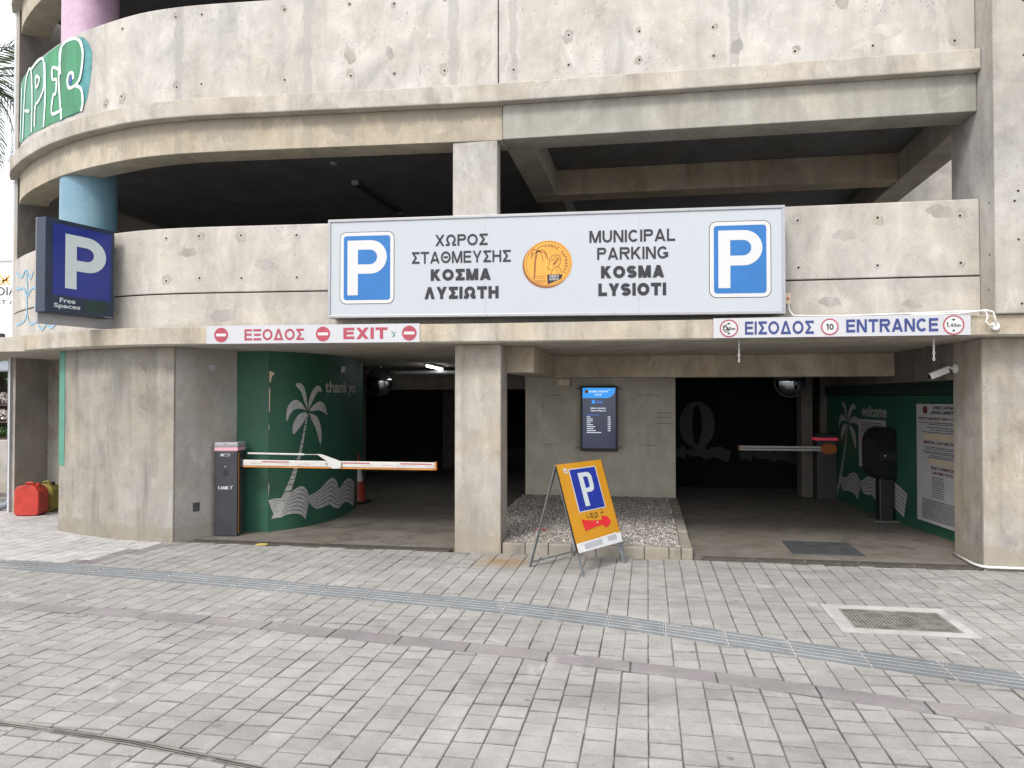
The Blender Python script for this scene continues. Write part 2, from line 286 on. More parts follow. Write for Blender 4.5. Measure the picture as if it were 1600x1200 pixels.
# ---------------------------------------------------------------- object helpers
def link(o, parent=None):
    COL.objects.link(o)
    if parent is not None: o.parent = parent
    return o
def worldloc(o):
    l = Vector((0, 0, 0))
    while o is not None: l = l + o.location; o = o.parent
    return l
def thing(name, loc, label, cat, group=None):
    o = bpy.data.objects.new(name, None); o.location = loc; o.empty_display_size = 0.2; link(o)
    o['label'] = label; o['category'] = cat
    if group: o['group'] = group
    return o
class G:
    def __init__(s): s.v = []; s.f = []; s.tone = None
    def add(s, vs, fs):
        k = len(s.v); s.v += [tuple(p) for p in vs]; s.f += [tuple(i+k for i in f) for f in fs]; return s
    def box(s, x0, x1, y0, y1, z0, z1):
        return s.add([(x0,y0,z0),(x1,y0,z0),(x1,y1,z0),(x0,y1,z0),(x0,y0,z1),(x1,y0,z1),(x1,y1,z1),(x0,y1,z1)],
              [(0,3,2,1),(4,5,6,7),(0,1,5,4),(1,2,6,5),(2,3,7,6),(3,0,4,7)])
    def obox(s, c, u, v, w_, hu, hv, hw):
        c, u, v, w_ = Vector(c), Vector(u).normalized()*hu, Vector(v).normalized()*hv, Vector(w_).normalized()*hw
        P = [c+a*u+b*v+d*w_ for d in (-1, 1) for a, b in ((-1,-1),(1,-1),(1,1),(-1,1))]
        return s.add(P, [(0,3,2,1),(4,5,6,7),(0,1,5,4),(1,2,6,5),(2,3,7,6),(3,0,4,7)])
    def bar(s, a, b, wd, th, up=(0,0,1)):
        a, b = Vector(a), Vector(b); d = b-a; up = Vector(up); side = d.cross(up)
        if side.length < 1e-6: side = d.cross(Vector((0,1,0)))
        return s.obox((a+b)/2, d, side, side.cross(d), d.length/2, wd/2, th/2)
    def tube(s, pts, r, n=10, cap=True):
        pts = [Vector(p) for p in pts]; rs = r if isinstance(r, (list, tuple)) else [r]*len(pts); k = len(s.v); prev = None
        for i, p in enumerate(pts):
            d = (pts[min(i+1, len(pts)-1)]-pts[max(i-1, 0)]).normalized()
            a = d.orthogonal().normalized() if prev is None else (prev - d*prev.dot(d)).normalized()
            prev = a; b = d.cross(a)
            for j in range(n):
                t = 2*math.pi*j/n; s.v.append(tuple(p + (a*math.cos(t)+b*math.sin(t))*rs[i]))
        for i in range(len(pts)-1):
            for j in range(n):
                j2 = (j+1) % n; s.f.append((k+i*n+j, k+i*n+j2, k+(i+1)*n+j2, k+(i+1)*n+j))
        if cap:
            s.f.append(tuple(k+j for j in reversed(range(n)))); e = k+(len(pts)-1)*n; s.f.append(tuple(e+j for j in range(n)))
        return s
    def lathe(s, c, prof, n=24, axis=(0,0,1)):
        """prof: (radius, height) along axis"""
        A = Vector(axis).normalized(); U = A.orthogonal().normalized(); V = A.cross(U); c = Vector(c); k = len(s.v)
        for r, h in prof:
            for j in range(n):
                t = 2*math.pi*j/n; s.v.append(tuple(c + A*h + (U*math.cos(t)+V*math.sin(t))*r))
        for i in range(len(prof)-1):
            for j in range(n):
                j2 = (j+1) % n; s.f.append((k+i*n+j, k+i*n+j2, k+(i+1)*n+j2, k+(i+1)*n+j))
        s.f.append(tuple(k+j for j in reversed(range(n)))); e = k+(len(prof)-1)*n; s.f.append(tuple(e+j for j in range(n)))
        return s
    def prism(s, poly, O, U, V, W, th):
        """polygon in (u,v), extruded th along W"""
        O, U, V, W = map(Vector, (O, U, V, W)); n = len(poly)
        a = [O+U*p[0]+V*p[1] for p in poly]; b = [p+W*th for p in a]; k = len(s.v)
        s.v += [tuple(p) for p in a+b]
        tri = tessellate_polygon([[Vector((p[0], p[1], 0)) for p in poly]])
        for t in tri: s.f.append(tuple(k+i for i in t)); s.f.append(tuple(k+n+i for i in reversed(t)))
        for i in range(n): j = (i+1) % n; s.f.append((k+i, k+j, k+n+j, k+n+i))
        return s
    def build(s, name, mat, parent=None, bevel=0, smooth=False, kind=None, label=None, fix=True):
        off = worldloc(parent) if parent is not None else Vector((0, 0, 0))
        me = bpy.data.meshes.new(name); me.from_pydata([(x-off.x, y-off.y, z-off.z) for x, y, z in s.v], [], s.f)
        if s.tone:
            at = me.attributes.new('tone', 'FLOAT', 'FACE'); at.data.foreach_set('value', s.tone)
        if fix:
            bm = bmesh.new(); bm.from_mesh(me); bmesh.ops.recalc_face_normals(bm, faces=bm.faces); bm.to_mesh(me); bm.free()
        me.materials.append(mat if not isinstance(mat, str) else M[mat]); me.update()
        o = link(bpy.data.objects.new(name, me), parent)
        if bevel:
            b = o.modifiers.new('bevel', 'BEVEL'); b.width = bevel; b.segments = 2; b.limit_method = 'ANGLE'; b.angle_limit = math.radians(40)
        if smooth:
            me.polygons.foreach_set('use_smooth', [True]*len(me.polygons))
            if smooth != 'all': me.set_sharp_from_angle(angle=math.radians(35))
        if kind: o['kind'] = kind
        if label: o['label'] = label
        return o
def setthing(o, label, cat, group=None):
    o['label'] = label; o['category'] = cat
    if group: o['group'] = group
    return o
def plane_map(O, U, V):
    O, U, V = map(Vector, (O, U, V)); return lambda u, v: O+U*u+V*v
def text(s, f, name, mat, parent, bold=0.0, label=None, cuts=0):
    """flat printed lettering; f maps the text's own box (0..1, 0..1) to the surface; bold thickens the strokes"""
    c = bpy.data.curves.new('t', 'FONT'); c.body = s; c.resolution_u = 3
    ob = bpy.data.objects.new('t', c); COL.objects.link(ob); bpy.context.view_layer.update()
    me = bpy.data.meshes.new_from_object(ob.evaluated_get(bpy.context.evaluated_depsgraph_get()))
    bpy.data.objects.remove(ob); bpy.data.curves.remove(c)
    V = [(v.co.x, v.co.y) for v in me.vertices]; F = [tuple(p.vertices) for p in me.polygons]; bpy.data.meshes.remove(me)
    xs = [v[0] for v in V]; ys = [v[1] for v in V]; x0, x1, y0, y1 = min(xs), max(xs), min(ys), max(ys); off = worldloc(parent)
    b = bold*1.15; sh = [(0, 0)] if not b else [(0, 0), (b, 0), (-b, 0), (0, b*.7), (0, -b*.7), (b, b*.7), (-b, -b*.7), (b, -b*.7), (-b, b*.7)]
    p = Vector(f(.5, .5)); nn_ = (Vector(f(.52, .5))-p).cross(Vector(f(.5, .52))-p).normalized()
    if nn_.dot(Vector((0, 0, 1.6))-p) < 0: nn_ = -nn_
    g = G(); wx, wy = x1-x0+2*b, y1-y0+1.4*b
    for i, (dx, dy) in enumerate(sh):
        g.add([Vector(f((x-x0+b+dx)/wx, (y-y0+.7*b+dy)/wy))+nn_*(.00012*i) for x, y in V], F)
    me = bpy.data.meshes.new(name); me.from_pydata([tuple(Vector(q)-off) for q in g.v], [], g.f)
    me.materials.append(M[mat]); o = link(bpy.data.objects.new(name, me), parent)
    if label: o['label'] = label
    return o
def glyph(ch, t):
    """block capitals drawn as strokes in a box one unit high: (width, straight strokes, curved strokes)"""
    h = t/2; S_, C_ = [], []
    def arc(cx, cy, rx, ry, a0, a1, n=16): return [(cx+rx*math.cos(math.radians(a0+(a1-a0)*i/n)), cy+ry*math.sin(math.radians(a0+(a1-a0)*i/n))) for i in range(n+1)]
    ch = {'Χ':'X','Ρ':'P','Ο':'O','Τ':'T','Α':'A','Μ':'M','Ε':'E','Υ':'Y','Η':'H','Κ':'K','Ι':'I','Ν':'N','Ζ':'Z'}.get(ch, ch); w = .8
    V = lambda x, a=0, b=1: S_.append(((x, a), (x, b))); Hh = lambda y, a, b: S_.append(((a, y), (b, y))); D = lambda *p: S_.append(p)
    if ch == 'A': w = .96; D((h*1.1, 0), (w/2, 1.0)); D((w-h*1.1, 0), (w/2, 1.0)); Hh(.27, .22*w, .78*w)
    elif ch == 'Λ': w = .92; D((h*1.1, 0), (w/2, 1.0)); D((w-h*1.1, 0), (w/2, 1.0))
    elif ch == 'Δ': w = .98; D((h*1.1, 0), (w/2, 1.0)); D((w-h*1.1, 0), (w/2, 1.0)); Hh(h, .08, w-.08)
    elif ch == 'C': w = .92; C_.append(arc(w/2, .5, w/2-h, .5-h, 42, 318, 24))
    elif ch == 'G': w = .96; C_.append(arc(w/2, .5, w/2-h, .5-h, 42, 330, 24)); Hh(.44, w*.55, w); V(w-h, .12, .44)
    elif ch == 'E': w = .78; V(h); Hh(1-h, h, w); Hh(.52, h, w*.93); Hh(h, h, w)
    elif ch == 'H': w = .86; V(h); V(w-h); Hh(.52, h, w-h)
    elif ch == 'I': w = t; V(h)
    elif ch == 'K': w = .88; V(h); D((h*1.2, .34), (w-h*1.6, 1)); D((w*.40, .55), (w-h*1.2, 0))
    elif ch == 'L': w = .72; V(h); Hh(h, h, w)
    elif ch == 'M': w = 1.04; V(h); V(w-h); D((h*1.3, 1), (w/2, 0)); D((w-h*1.3, 1), (w/2, 0))
    elif ch == 'N': w = .88; V(h); V(w-h); D((h*1.2, 1), (w-h*1.2, 0))
    elif ch in 'OΘ0':
        w = {'0': .68}.get(ch, 1.0); C_.append(arc(w/2, .5, w/2-h, .5-h, 0, 360, 32))
        if ch == 'Θ': Hh(.5, w*.28, w*.72)
    elif ch in 'PR':
        w = .82 if ch == 'P' else .9; V(h); r = (.56-t)/2+.0; cy = 1-h-r; cx = w-h-r
        C_.append([(h, 1-h), (cx, 1-h)]+arc(cx, cy, r, r, 85, -85, 14)+[(cx, cy-r), (h, cy-r)])
        if ch == 'R': D((w*.48, cy-r), (w-h*1.2, 0))
    elif ch == 'S':
        w = .82; ry = (.5-h)/2; C_.append(arc(w/2, 1-h-ry, w/2-h, ry, 22, 262, 16)+arc(w/2, h+ry, w/2-h, ry, 82, -158, 16))
    elif ch == 'T': w = .84; V(w/2); Hh(1-h, 0, w)
    elif ch == 'U': w = .86; C_.append([(h, 1), (h, .42)]+arc(w/2, .42, w/2-h, .42-h, 180, 360, 18)+[(w-h, 1)])
    elif ch == 'X': w = .9; D((h*1.2, 0), (w-h*1.2, 1)); D((w-h*1.2, 0), (h*1.2, 1))
    elif ch == 'Y': w = .92; V(w/2, 0, .44); D((w/2, .38), (h*1.2, 1)); D((w/2, .38), (w-h*1.2, 1))
    elif ch == 'Z': w = .8; Hh(1-h, 0, w); Hh(h, 0, w); D((h*1.6, 0), (w-h*1.6, 1))
    elif ch == 'Σ': w = .82; Hh(1-h, .04, w); Hh(h, .04, w); C_.append([(h*1.5, 1-h), (w*.56, .5), (h*1.5, h)])
    elif ch == 'Ξ': w = .8; Hh(1-h, 0, w); Hh(.5, .07, w-.07); Hh(h, 0, w)
    elif ch == 'Ω': w = 1.0; C_.append([(w*.30, h)]+arc(w/2, .56, w/2-h-.04, .44-h, 236, -56, 26)+[(w*.70, h)]); Hh(h, 0, w*.36); Hh(h, w*.64, w)
    elif ch == '1': w = .42; V(w-h); D((w-h, .96), (h, .74))
    elif ch == '9': w = .68; r = .5-h-.19; C_.append(arc(w/2, 1-h-.24, w/2-h, .24, 0, 360, 24)); C_.append(arc(w/2, .5, w/2-h, .5-h, 0, -140, 14)); V(w-h, .5, .76)
    elif ch == '5': w = .68; Hh(1-h, .12, w-.04); V(h+.08, .5, 1); C_.append(arc(w/2, .33, w/2-h, .33-h, 128, -150, 20))
    elif ch == '.': w = t; V(h, 0, t)
    elif ch == 'm': w = 1.0; V(h, 0, .7); V(w/2, 0, .5); V(w-h, 0, .5); C_.append(arc(w*.27, .46, w*.23, .24-h, 175, 0, 10)); C_.append(arc(w*.73-h*.5, .46, w*.23, .24-h, 180, 0, 10))
    else: w = .4
    return w, S_, C_
def clipy(poly, Y_, sg): return [(a, b) for b, a in clipx([(q[1], q[0]) for q in poly], Y_, sg)]
def clipx(poly, X_, sg):
    o = []
    for i in range(len(poly)):
        a, b = poly[i], poly[(i+1) % len(poly)]; da, db = (a[0]-X_)*sg, (b[0]-X_)*sg
        if da >= 0: o.append(a)
        if (da >= 0) != (db >= 0): t = da/(da-db); o.append((X_, a[1]+(b[1]-a[1])*t))
    return o
def caps(s_, f, name, mat, parent, t=.17, gap=.125):
    """sign painter's block capitals; f maps (0..1, 0..1) to the surface"""
    h = t/2; polys = []; x = 0
    for ch in s_:
        w, S_, C_ = glyph(ch, t)
        for a, b in S_:
            dx, dy = b[0]-a[0], b[1]-a[1]; l = math.hypot(dx, dy) or 1; ux, uy = dx/l, dy/l
            e = t if abs(dx) > 1e-6 and abs(dy) > 1e-6 else 0
            a_, b_ = (a[0]-ux*(e if a[1] in (0, 1) else 0), a[1]-uy*(e if a[1] in (0, 1) else 0)), (b[0]+ux*(e if b[1] in (0, 1, 1.0) else 0), b[1]+uy*(e if b[1] in (0, 1, 1.0) else 0))
            q = [(a_[0]-uy*h, a_[1]+ux*h), (a_[0]+uy*h, a_[1]-ux*h), (b_[0]+uy*h, b_[1]-ux*h), (b_[0]-uy*h, b_[1]+ux*h)]
            q = clipy(clipy(q, 0, 1), 1, -1)
            if len(q) > 2: polys.append([[(x+u, v) for u, v in q]])
        for C in C_:
            C = [p for i, p in enumerate(C) if i == 0 or math.hypot(p[0]-C[i-1][0], p[1]-C[i-1][1]) > 1e-5]
            L = []; n = len(C); closed = math.hypot(C[0][0]-C[-1][0], C[0][1]-C[-1][1]) < 1e-6
            for i, p in enumerate(C):
                p0 = C[i-1] if i else (C[-2] if closed else C[0]); p1 = C[i+1] if i < n-1 else (C[1] if closed else C[-1])
                a = (p[0]-p0[0], p[1]-p0[1]); b = (p1[0]-p[0], p1[1]-p[1]); la, lb = math.hypot(*a) or 1, math.hypot(*b) or 1
                if i == 0 and not closed: a, la = b, lb
                if i == n-1 and not closed: b, lb = a, la
                na = (-a[1]/la, a[0]/la); nb = (-b[1]/lb, b[0]/lb); m = (na[0]+nb[0], na[1]+nb[1]); k = min(1.6, 2/max(.3, m[0]**2+m[1]**2))*h
                L.append(((x+p[0]+m[0]*k, p[1]+m[1]*k), (x+p[0]-m[0]*k, p[1]-m[1]*k)))
            polys.append([[L[i][0], L[i+1][0], L[i+1][1], L[i][1]] for i in range(n-1)])
        x += w+gap
    W_ = x-gap; off = worldloc(parent); p = Vector(f(.5, .5)); nn_ = (Vector(f(.52, .5))-p).cross(Vector(f(.5, .52))-p).normalized()
    if nn_.dot(Vector((0, 0, 1.6))-p) < 0: nn_ = -nn_
    g = G()
    for i, grp in enumerate(polys):
        for q in grp: g.add([Vector(f(u/W_, v))+nn_*(.00012*(i % 5)) for u, v in q], [tuple(range(len(q)))])
    me = bpy.data.meshes.new(name); me.from_pydata([tuple(Vector(q)-off) for q in g.v], [], g.f)
    me.materials.append(M[mat]); return link(bpy.data.objects.new(name, me), parent)
def decal(polys, fmap, name, mat, parent, cuts=0, kind=None, label=None):
    """flat painted shapes given in surface coordinates and laid on the surface by fmap"""
    bm = bmesh.new()
    for poly in polys:
        P = [Vector((a, b, 0)) for a, b in poly]; vs = [bm.verts.new(p) for p in P]
        for t in tessellate_polygon([P]):
            try: bm.faces.new([vs[i] for i in t])
            except ValueError: pass
    if cuts: bmesh.ops.subdivide_edges(bm, edges=bm.edges[:], cuts=cuts, use_grid_fill=True)
    off = worldloc(parent)
    for v in bm.verts: v.co = Vector(fmap(v.co.x, v.co.y)) - off
    me = bpy.data.meshes.new(name); bm.to_mesh(me); bm.free(); me.materials.append(M[mat])
    o = link(bpy.data.objects.new(name, me), parent)
    if kind: o['kind'] = kind
    if label: o['label'] = label
    return o
def stroke(pts, wd, sub=3, taper=False):
    """polyline -> list of quads (a brush stroke of width wd) in surface coordinates"""
    P = []
    for i in range(len(pts)-1):
        for k in range(sub):
            t = k/sub; p0 = pts[max(i-1, 0)]; p1 = pts[i]; p2 = pts[i+1]; p3 = pts[min(i+2, len(pts)-1)]
            P.append(tuple(0.5*((2*p1[j])+(-p0[j]+p2[j])*t+(2*p0[j]-5*p1[j]+4*p2[j]-p3[j])*t*t+(-p0[j]+3*p1[j]-3*p2[j]+p3[j])*t**3) for j in (0, 1)))
    P.append(tuple(pts[-1])); L = []; n = len(P)
    for i, p in enumerate(P):
        a, b = P[max(i-1, 0)], P[min(i+1, n-1)]; dx, dy = b[0]-a[0], b[1]-a[1]; l = math.hypot(dx, dy) or 1
        h = wd/2*(0.85+0.3*random.random()); L.append(((p[0]-dy/l*h, p[1]+dx/l*h), (p[0]+dy/l*h, p[1]-dx/l*h)))
    return [[L[i][0], L[i+1][0], L[i+1][1], L[i][1]] for i in range(n-1)]
def rrect(x0, x1, y0, y1, r, k=5):
    o = []
    for cx, cy, a0 in ((x1-r, y1-r, 0), (x0+r, y1-r, 90), (x0+r, y0+r, 180), (x1-r, y0+r, 270)):
        for i in range(k+1):
            a = math.radians(a0+90*i/k); o.append((cx+r*math.cos(a), cy+r*math.sin(a)))
    return o
def ellipse(cx, cy, rx, ry, n=40): return [(cx+rx*math.cos(2*math.pi*i/n), cy+ry*math.sin(2*math.pi*i/n)) for i in range(n)]
def ring(cx, cy, r0, r1, n=40):
    return [[(cx+r0*math.cos(a), cy+r0*math.sin(a)), (cx+r1*math.cos(a), cy+r1*math.sin(a)), (cx+r1*math.cos(b), cy+r1*math.sin(b)), (cx+r0*math.cos(b), cy+r0*math.sin(b))]
            for a, b in ((2*math.pi*i/n, 2*math.pi*(i+1)/n) for i in range(n))]
def letter_P(x0, x1, y0, y1, stem=.2, th=.17, bowl=.61):
    """outline of a block capital P and of its counter; proportions are fractions of the height"""
    H_ = y1-y0; st_, t_ = stem*H_, th*H_; R = bowl*H_/2; cy = y1-R; cx = x1-R; o = [(x0, y0), (x0, y1)]
    o += [(cx+R*math.sin(t), cy+R*math.cos(t)) for t in (math.pi*i/14 for i in range(15))]
    o += [(x0+st_, y1-2*R), (x0+st_, y0)]
    r = R-t_; cx2 = min(cx, x1-t_*1.08-r)
    hole = [(x0+st_, cy-r)] + [(cx2+r*math.sin(t), cy+r*math.cos(t)) for t in (math.pi-math.pi*i/12 for i in range(13))] + [(x0+st_, cy+r)]
    return o, hole
def decal_hole(outer, hole, fmap, name, mat, parent):
    A = [Vector((a, b, 0)) for a, b in outer]; B = [Vector((a, b, 0)) for a, b in hole]; L = A+B; off = worldloc(parent)
    me = bpy.data.meshes.new(name); me.from_pydata([tuple(Vector(fmap(p.x, p.y))-off) for p in L], [], [tuple(t) for t in tessellate_polygon([A, B])])
    me.materials.append(M[mat]); return link(bpy.data.objects.new(name, me), parent)

def hermite(L):
    """smooth y(x) through points sorted by x"""
    L = sorted(L); n = len(L); m = []
    for i in range(n):
        a, b = L[max(i-1, 0)], L[min(i+1, n-1)]; m.append((b[1]-a[1])/(b[0]-a[0]))
    def f(x):
        if x <= L[0][0]: return L[0][1]+m[0]*(x-L[0][0])
        if x >= L[-1][0]: return L[-1][1]
        for i in range(n-1):
            if x <= L[i+1][0]:
                h = L[i+1][0]-L[i][0]; t = (x-L[i][0])/h
                return (2*t**3-3*t*t+1)*L[i][1]+(t**3-2*t*t+t)*h*m[i]+(-2*t**3+3*t*t)*L[i+1][1]+(t**3-t*t)*h*m[i+1]
    return f
_PC = hermite([(-3.0,7.8236),(-4.0,7.769),(-4.9,7.725),(-5.4,7.74),(-5.8,7.80),(-6.5,8.0),(-7.0,8.2),(-7.4,8.4),(-8.15,8.87),(-8.75,9.38),(-9.5,10.4)])
def P(x):                                      # plan line of the facade
    if x >= -1.6: return 7.9
    if x >= -4.0: return 7.9+(x+1.6)*(0.18/3.3)
    return _PC(x)
def Pn(x, off):                                # point on a line parallel to the facade, off metres out
    e = 0.01; d = Vector((e, P(x+e)-P(x), 0)).normalized(); nrm = Vector((d.y, -d.x, 0)); return Vector((x, P(x), 0))+nrm*off
def xs_range(x0, x1):
    L = [x0]; x = x0
    while x < x1-1e-6:
        x += 0.16 if x < -4.05 else 1.1
        if x > x1: x = x1
        if L[-1] < -4.0 < x: x = -4.0
        if L[-1] < -1.6 < x: x = -1.6
        L.append(x)
    return L
def curved(g, x0, x1, o_out, o_in, z0, z1):
    X = xs_range(x0, x1); k = len(g.v)
    for x in X:
        a, b = Pn(x, o_out), Pn(x, o_in)
        g.v += [(a.x,a.y,z0),(b.x,b.y,z0),(b.x,b.y,z1),(a.x,a.y,z1)]
    for i in range(len(X)-1):
        for j in range(4): j2 = (j+1) % 4; g.f.append((k+i*4+j, k+i*4+j2, k+(i+1)*4+j2, k+(i+1)*4+j))
    e = k+(len(X)-1)*4; g.f += [(k, k+3, k+2, k+1), (e, e+1, e+2, e+3)]
    return g
Gx = hermite([(8.2,-4.75),(8.57,-4.481),(8.8,-4.30),(9.042,-4.194),(9.4,-4.12),(9.907,-4.096),(10.4,-4.15),(10.884,-4.279),(11.6,-4.5)])
Rx = hermite([(8.65,3.42),(9.25,3.37),(11.18,3.116),(12.75,2.953),(14.2,2.8)])

# ---------------------------------------------------------------- ground
def flat_struct(name, g, mat): o = g.build(name, mat); o['kind'] = 'structure'; return o
flat_struct('ground', G().box(-150, 150, -60, 240, -0.5, -0.06), 'ground')
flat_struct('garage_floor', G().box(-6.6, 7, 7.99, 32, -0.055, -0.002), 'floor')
pv = G().box(-14, 9, -3, 7.82, -0.055, -0.012).add([], []); pv.box(-14, -4.95, 7.822, 16, -0.055, -0.0125)
pavement = pv.build('pavement', 'base'); pavement['kind'] = 'structure'
tact_up = hermite([(-8.5,6.75),(-6.28,6.66),(-5.617,6.60),(-4.244,6.452),(-3.194,6.31),(-2.167,6.149),(-1.054,5.96),(-0.199,5.73),(0.88,5.36),(1.584,5.125),(2.151,4.945),(5,3.9)])
tact_lo = lambda x: tact_up(x)-0.335
mau_up = hermite([(-8,5.35),(-4.746,5.28),(-3.704,5.24),(-2.662,5.15),(-1.875,5.03),(-0.865,4.895),(-0.363,4.80),(0.394,4.656),(1.142,4.48),(1.857,4.29),(5,3.3)])
mau_lo = lambda x: mau_up(x)-0.185
slot = hermite([(-8,3.4),(-3.143,3.315),(-2.687,3.278),(-2.24,3.22),(-1.673,3.109),(-0.6,2.9),(2,2.3)])
def clip(poly, f, x, keep_above):
    """clip a convex polygon against the line y=f near x"""
    k = (f(x+.1)-f(x-.1))/.2; c = f(x); d = lambda p: ((p[1]-c-k*(p[0]-x)) * (1 if keep_above else -1)); o = []
    for i in range(len(poly)):
        a, b = poly[i], poly[(i+1) % len(poly)]; da, db = d(a), d(b)
        if da >= 0: o.append(a)
        if (da >= 0) != (db >= 0): t = da/(da-db); o.append((a[0]+(b[0]-a[0])*t, a[1]+(b[1]-a[1])*t))
    return o
def clipx(poly, X_, sg):
    o = []
    for i in range(len(poly)):
        a, b = poly[i], poly[(i+1) % len(poly)]; da, db = (a[0]-X_)*sg, (b[0]-X_)*sg
        if da >= 0: o.append(a)
        if (da >= 0) != (db >= 0): t = da/(da-db); o.append((X_, a[1]+(b[1]-a[1])*t))
    return o
def area(p): return abs(sum(p[i][0]*p[(i+1) % len(p)][1]-p[(i+1) % len(p)][0]*p[i][1] for i in range(len(p))))/2
def stone(g, poly, z0, z1, ch=0.005, tilt=0.0):
    n = len(poly); cx = sum(p[0] for p in poly)/n; cy = sum(p[1] for p in poly)/n; k = len(g.v)
    tx, ty = random.uniform(-tilt, tilt), random.uniform(-tilt, tilt)
    def zz(p, z): return z+(p[0]-cx)*tx+(p[1]-cy)*ty
    def ins(p): d = math.hypot(p[0]-cx, p[1]-cy) or 1; q = 1-ch*1.4/d; return (cx+(p[0]-cx)*q, cy+(p[1]-cy)*q)
    I = [ins(p) for p in poly]
    g.v += [(p[0], p[1], z0) for p in poly]+[(p[0], p[1], zz(p, z1-ch*.8)) for p in poly]+[(p[0], p[1], zz(p, z1)) for p in I]
    nf = len(g.f)
    for i in range(n):
        j = (i+1) % n; g.f.append((k+i, k+j, k+n+j, k+n+i)); g.f.append((k+n+i, k+n+j, k+2*n+j, k+2*n+i))
    g.f.append(tuple(k+2*n+i for i in range(n)))
    t = random.random()
    if g.tone is None: g.tone = []
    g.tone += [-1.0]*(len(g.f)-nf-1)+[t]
A10 = math.radians(10)
def screen(x, y, z=0):
    r = x*math.cos(A10)+y*math.sin(A10); f = -x*math.sin(A10)+y*math.cos(A10)
    return (800+1200*r/f, 622-1200*(z-1.6)/f, f) if f > .3 else (-9e9, -9e9, f)
pieces = []
MH = (1.31, 2.19, 5.60, 6.32)                   # manhole surround
S = 0.151
nx0, nx1 = int(-9.6/S), int(5.2/S)
band_dir = lambda y: -5.13-(7.68-y)*0.30        # mauve strip that runs out from the corner of the curved wall
for i in range(nx0, nx1):
    off = random.choice((0.0, 0.5, 0.33, 0.62))*S + random.uniform(-.012, .012)
    y = 1.75+off
    while y < 10.1:
        ln = S*(1 + random.choice((0, 0, 0, 0, 0.04, -0.04)))
        x0, x1, y0, y1 = i*S, (i+1)*S, y, y+ln; y += ln; xc, yc = (x0+x1)/2, (y0+y1)/2
        if yc > 7.80 and xc > -5.1: break
        if yc > 7.80 and (xc > -8.7 and yc > (P(xc) + .16 if xc > -7.05 else 10.0)): break
        gp = 0.0010+random.random()*0.0014; gy = .0034+random.random()*.0026
        q = [(x0+gp, y0+gy), (x1-gp, y0+gy), (x1-gp, y1-gy), (x0+gp, y1-gy)]
        q = [(a+random.uniform(-.0012, .0012), b+random.uniform(-.0012, .0012)) for a, b in q]
        polys = [q]
        if xc > -5.1 and y1 > 7.80: polys = [clip(q, lambda t: 7.80, xc, False)]
        for up, lo in ((tact_up, tact_lo), (mau_up, mau_lo), (lambda t: slot(t)+.028, lambda t: slot(t)-.028)):
            nxt = []
            for pz in polys:
                for ff, ka in ((up, True), (lo, False)):
                    r = clip(pz, ff, xc, ka) if len(pz) > 2 else []
                    if len(r) > 2 and area(r) > 0.0006: nxt.append(r)
            polys = nxt
        if MH[0] < x1 and x0 < MH[1] and MH[2] < y1 and y0 < MH[3]:
            nxt = []
            for pz in polys:
                l_, m_, r_ = clipx(pz, MH[0], -1), clipx(clipx(pz, MH[0], 1), MH[1], -1), clipx(pz, MH[1], 1)
                for c_ in (l_, r_, clip(m_, lambda t: MH[3], xc, True) if m_ else [], clip(m_, lambda t: MH[2], xc, False) if m_ else []):
                    if len(c_) > 2 and area(c_) > .0004: nxt.append(c_)
            polys = nxt
        bx = band_dir(yc)
        if yc > tact_up(xc) and bx-.11 < xc < bx+.11: kind = 'band'
        elif yc > tact_up(xc) and xc < bx: kind = 'pale'
        else: kind = 'grey'
        for pz in polys: pieces.append((pz, kind))
vis = []
for k, (pz, kind) in enumerate(pieces):
    cx = sum(p[0] for p in pz)/len(pz); cy = sum(p[1] for p in pz)/len(pz); sx_, sy_, f_ = screen(cx, cy)
    if kind == 'grey' and -20 < sx_ < 1620 and sy_ < 1215 and f_ > 0: vis.append((area(pz)/f_**3, k))
vis.sort(reverse=True); near = {k for _, k in vis[:300]}
rest = {'grey': G(), 'pale': G(), 'band': G()}
for k, (pz, kind) in enumerate(pieces):
    zt = random.gauss(0, 0.0011)
    if k in near:
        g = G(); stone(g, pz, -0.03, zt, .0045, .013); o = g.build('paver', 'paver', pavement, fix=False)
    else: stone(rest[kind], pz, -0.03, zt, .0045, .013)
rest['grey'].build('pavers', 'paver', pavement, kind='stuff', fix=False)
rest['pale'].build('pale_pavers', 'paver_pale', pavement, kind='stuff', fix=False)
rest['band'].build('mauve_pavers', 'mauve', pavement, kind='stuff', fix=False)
def along(f, fl, x, L0, gap):
    """band stones laid along a line: yields quads"""
    while x < 4.6:
        L = L0*random.uniform(.94, 1.06); a, b = x+gap, x+L-gap
        yield [(a, fl(a)+gap), (b, fl(b)+gap), (b, f(b)-gap), (a, f(a)-gap)], a, b; x += L
for q, a, b in along(mau_up, mau_lo, -8.6, 0.50, .003):
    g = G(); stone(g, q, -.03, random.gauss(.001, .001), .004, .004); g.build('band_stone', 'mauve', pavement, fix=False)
for q, a, b in along(lambda t: slot(t)+.026, lambda t: slot(t)-.026, -7, .9, .001):
    g = G()
    g.add([(q[0][0], q[0][1], .001), (q[1][0], q[1][1], .001), (q[1][0], q[1][1]+.010, .001), (q[0][0], q[0][1]+.010, .001)], [(0, 1, 2, 3)])
    g.add([(q[3][0], q[3][1]-.012, .001), (q[2][0], q[2][1]-.012, .001), (q[2][0], q[2][1], .001), (q[3][0], q[3][1], .001)], [(0, 1, 2, 3)])
    g.add([(q[0][0], q[0][1]+.023, .000), (q[1][0], q[1][1]+.023, .000), (q[1][0], q[1][1]+.028, .000), (q[0][0], q[0][1]+.028, .000)], [(0, 1, 2, 3)])
    g.build('slot_drain_rail', 'iron', pavement)
